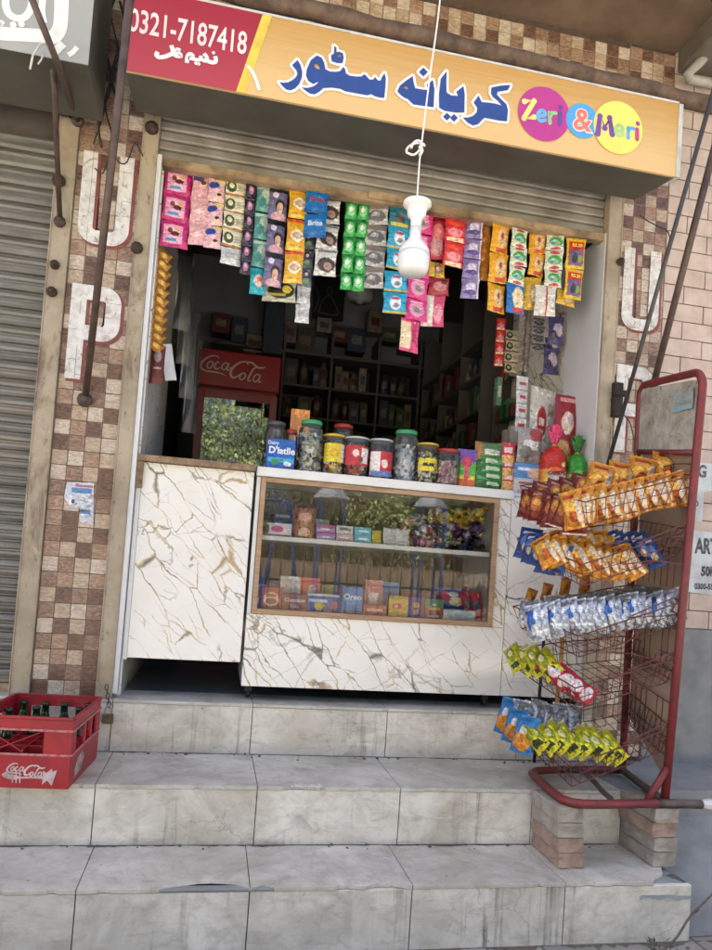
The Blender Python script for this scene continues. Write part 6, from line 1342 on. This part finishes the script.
for i in range(46):
    ce = Vector(P[4])+Vector((R.gauss(0, .018), R.gauss(0, .018), R.gauss(0, .016))) if i < 16 else Vector((2.02+R.gauss(0, .035), -.91+R.gauss(0, .03), ZG+.008+abs(R.gauss(0, .018))))
    m = Euler((R.uniform(0, 6), R.uniform(0, 6), R.uniform(0, 6))).to_matrix(); s = R.uniform(.008, .018)
    b.face([b.bm.verts.new(ce+m @ Vector(q)*s) for q in ((-1, 0, 0), (0, -.4, .15), (1, 0, 0), (0, .4, .15))])
b.build('leaves', lf, tw, fix=False)
b = MB(); rr = random.Random(9)
for i in range(190):
    zz, y = rr.choice(((ZG, rr.uniform(-1.0, -.86)), (ZG, rr.uniform(-1.0, -.86)), (H2, -.47-abs(rr.gauss(0, .03))), (H1, -.02-abs(rr.gauss(0, .03))))); x = rr.uniform(-.2, 2.1) if zz != ZG else rr.uniform(1.2, 2.4)
    if zz != ZG and rr.random() < .5: continue
    s = rr.uniform(.002, .006); b.rbox((x, y-.014, zz+s*.5), (s*2, s*1.4, s), Euler((0, 0, rr.uniform(0, 6))).to_matrix())
b.build('grit', plain('grit', H('6f6a60'), .9), None, kind='stuff', loc=(1, -.9, ZG))
# ------------------------------------------------------------------ across the street (seen mirrored in the glass)
def leaves(b, c, rx, ry, rz, n, s, r):
    for i in range(n):
        while True:
            q = Vector((r.uniform(-1, 1), r.uniform(-1, 1), r.uniform(-1, 1)))
            if .25 < q.length < 1: break
        q = q.normalized()*(q.length**.5); p = c+Vector((q.x*rx, q.y*ry, q.z*rz))
        m = Euler((r.uniform(0, 6), r.uniform(0, 6), r.uniform(0, 6))).to_matrix(); k = s*r.uniform(.6, 1.4); cl = mnoise.noise(p*1.1)+r.uniform(-.18, .18); b.mi = 1 if cl > .12 else (0 if cl > -.12 else 2)
        if mnoise.noise(p*.9+Vector((9, 3, 5))) < -.28: continue
        b.face([b.bm.verts.new(p+m @ Vector(v)*k) for v in ((-1, 0, 0), (0, -.45, .1), (1, 0, 0), (0, .45, .1))])
lv = [plain('leaf a', H('6c7850'), .85, 0, .2, 2, 0, .15), plain('leaf b', H('93a06c'), .85, 0, .2, 2, 0, .15), plain('leaf c', H('4a5638'), .85, 0, .2, 2, 0, .15)]
bark = plain('tree bark', H('7a6a58'), .9, 0, .2, 6, .4)
def tree(x, y, h, cr_, seed, lab):
    r = random.Random(seed); t = thing('park_tree', lab, 'tree', (x, y, -.74), 'trees in the park across the road')
    b = MB(); z0 = -.74; tp = Vector((x+r.uniform(-.3, .3), y, z0+h*.45)); b.tube([(x, y, z0), (x+.05, y, z0+h*.2), tp], [.17, .14, .11], 10); ends = []
    for i in range(7):
        a = i*2*PI/7+r.uniform(-.3, .3); e = tp+Vector((math.cos(a)*cr_*.6, math.sin(a)*cr_*.5, h*r.uniform(.05, .35))); b.tube([tp-Vector((0, 0, .1*i)), tp.lerp(e, .5)+Vector((0, 0, .12)), e], [.07, .05, .02], 6); ends.append(e)
    b.build('trunk', bark, t); b = MB()
    for e in ends: leaves(b, e, cr_*.5, cr_*.48, cr_*.48, 3000, .05, r)
    leaves(b, tp+Vector((0, 0, h*.32)), cr_*.6, cr_*.55, cr_*.6, 6000, .05, r)
    for i in range(6): a = r.uniform(0, 6.28); leaves(b, tp+Vector((math.cos(a)*cr_*.8, math.sin(a)*cr_*.6, r.uniform(-.2, .1)*h)), cr_*.3, cr_*.3, cr_*.4, 900, .055, r)
    b.build('crown', lv, t, fix=False)
for i, (x, y, h, c, lab) in enumerate(((-4.0, -17, 8.0, 3.2, 'leafy park tree mirrored in the fridge door, farthest left'), (.6, -15.5, 8.2, 3.4, 'leafy park tree mirrored in the left of the display glass'), (4.6, -16.5, 6.8, 2.9, 'leafy park tree mirrored in the middle of the display glass'), (7.2, -17, 6.2, 3.0, 'leafy park tree mirrored in the right of the display glass'), (-7.2, -18, 6.5, 3.2, 'tall park tree beyond the road on the far left'), (11.2, -18, 6.5, 3.1, 'tall park tree beyond the road on the far right'))):
    tree(x, y, h, c, 30+i, lab)
for i in range(7):
    x = -12+i*4.2; r = random.Random(60+i); t = thing('park_shrub', ['', 'second ', 'third ', 'fourth ', 'fifth ', 'sixth ', 'seventh '][i]+'round shrub of the row behind the iron railing across the road', 'shrub', (x, -15, -.74), 'shrubs behind the iron railing')
    if i == 0: t['label'] = 'first round shrub of the row behind the iron railing across the road'
    b = MB(); leaves(b, Vector((x, -15, 1.0)), 2.4, .7, 1.5, 5200, .06, r); b.build('crown', lv, t, fix=False)
    b = MB(); b.tube([(x, -15, -.74), (x, -15, .8)], [.12, .06], 8); b.build('stem', bark, t)
fn = thing('iron_railing', 'black iron railing along the park across the road, mirrored in the display glass', 'railing', (2, -12, -.74))
b = MB()
for z in (-.45, .35, .98): b.box(-14, 18, -12.02, -11.98, z-.02, z+.02)
b.build('rail', M['iron'], fn)
b = MB()
for i in range(100): x = -10+i*.24; b.tube([(x, -12, -.74), (x, -12, 1.12)], .014, 6)
b.build('bars', M['iron'], fn, kind='stuff')
b = MB()
for i in range(75):
    x = -7+i*.24; b.tube([(x+.12+.1*math.cos(a), -12, .72+.1*math.sin(a)) for a in [PI*j/8 for j in range(9)]], .01, 5)
b.build('scrolls', M['iron'], fn, kind='stuff')
bluep = plain('blue painted steel', H('1c3a66'), .4, .1)
def lantern(x, y, lab):
    t = thing('park_lantern', lab, 'lantern', (x, y, -.74), 'blue lantern posts across the road'); b = MB()
    for sx in (-.22, .22):
        for sy in (-.22, .22): b.box(x+sx-.02, x+sx+.02, y+sy-.02, y+sy+.02, -.74, 2.0)
    b.box(x-.25, x+.25, y-.25, y+.25, 1.25, 1.31); b.build('frame', bluep, t)
    b = MB(); b.lathe([(.36, 2.0), (.35, 2.03), (.05, 2.36), (.001, 2.38)], (x, y, 0), 4, rot=Matrix.Identity(3), smooth=False); b.build('roof_cap', plain('pale cap', H('747982'), .5), t)
lantern(2.5, -10.4, 'blue lantern post with a pale pointed cap, mirrored in the middle of the display'); lantern(4.5, -10.4, 'blue lantern post with a pale pointed cap, mirrored at the right of the display')
sw = thing('swing_frame', 'blue tubular swing frame mirrored in the left of the display glass', 'swing frame', (1.5, -10.2, -.74)); b = MB()
for x in (.95, 1.6):
    b.tube(catmull([(x-.42, -10.2, -.74), (x-.12, -10.2, 1.5), (x, -10.2, 1.85), (x+.12, -10.2, 1.5), (x+.42, -10.2, -.74)], 6), .035, 8)
b.tube([(.95, -10.2, 1.86), (1.6, -10.2, 1.86)], .03, 8); b.build('frame', bluep, sw)
b = MB(); b.box(-40, 50, -13.4, -13.1, -.74, .80); b.build('park_wall', plain('tan boundary wall', H('6f6050'), .9, 0, .2, 1.5, c2=H('54483a')), None, label='low tan boundary wall behind the iron railing, mirrored in the display glass', cat='wall', loc=(4, -13, -.74))

# ------------------------------------------------------------------ light, world, camera
w = bpy.data.worlds.new('World'); sc.world = w; w.use_nodes = True; nt = w.node_tree; nt.nodes.clear()
sky = nt.nodes.new('ShaderNodeTexSky'); sky.sky_type = 'NISHITA'; sky.sun_disc = False
EL, AZ = math.radians(54), math.radians(-24)        # sun behind the building: the shop front lies in open shade
sky.sun_elevation = EL; sky.sun_rotation = AZ; sky.air_density = .5; sky.dust_density = 8.0; sky.ozone_density = 0.1
bg_ = nt.nodes.new('ShaderNodeBackground'); bg_.inputs[1].default_value = .10
o_ = nt.nodes.new('ShaderNodeOutputWorld'); nt.links.new(sky.outputs[0], bg_.inputs[0]); nt.links.new(bg_.outputs[0], o_.inputs[0])
L = bpy.data.lights.new('Sun', 'SUN'); L.energy = 5.0; L.angle = math.radians(.53); L.color = (1, .97, .91)
lo_ = bpy.data.objects.new('Sun', L); link(lo_)
sd = Vector((math.sin(AZ)*math.cos(EL), math.cos(AZ)*math.cos(EL), math.sin(EL)))
lo_.rotation_euler = sd.to_track_quat('Z', 'Y').to_euler(); lo_.location = (0, 0, 20)
cam = bpy.data.cameras.new('Camera'); co = bpy.data.objects.new('Camera', cam); link(co); sc.camera = co
m = Matrix((CR, -CD, -CF)).transposed().to_4x4(); m.translation = CAM; co.matrix_world = m
cam.sensor_fit = 'HORIZONTAL'; cam.sensor_width = 36; cam.lens = 36*FPX/712; cam.shift_y = (PCY-475)/712; cam.shift_x = 0
cam.clip_start = .05; cam.clip_end = 500
vs = sc.view_settings; vs.view_transform = 'Standard'; vs.look = 'None'; vs.gamma = 1; vs.exposure = 3.0; vs.use_curve_mapping = False
sc.cycles.use_denoising = True; sc.cycles.max_bounces = 10; sc.cycles.transparent_max_bounces = 24; sc.cycles.caustics_reflective = False; sc.cycles.caustics_refractive = False; sc.cycles.sample_clamp_indirect = 6
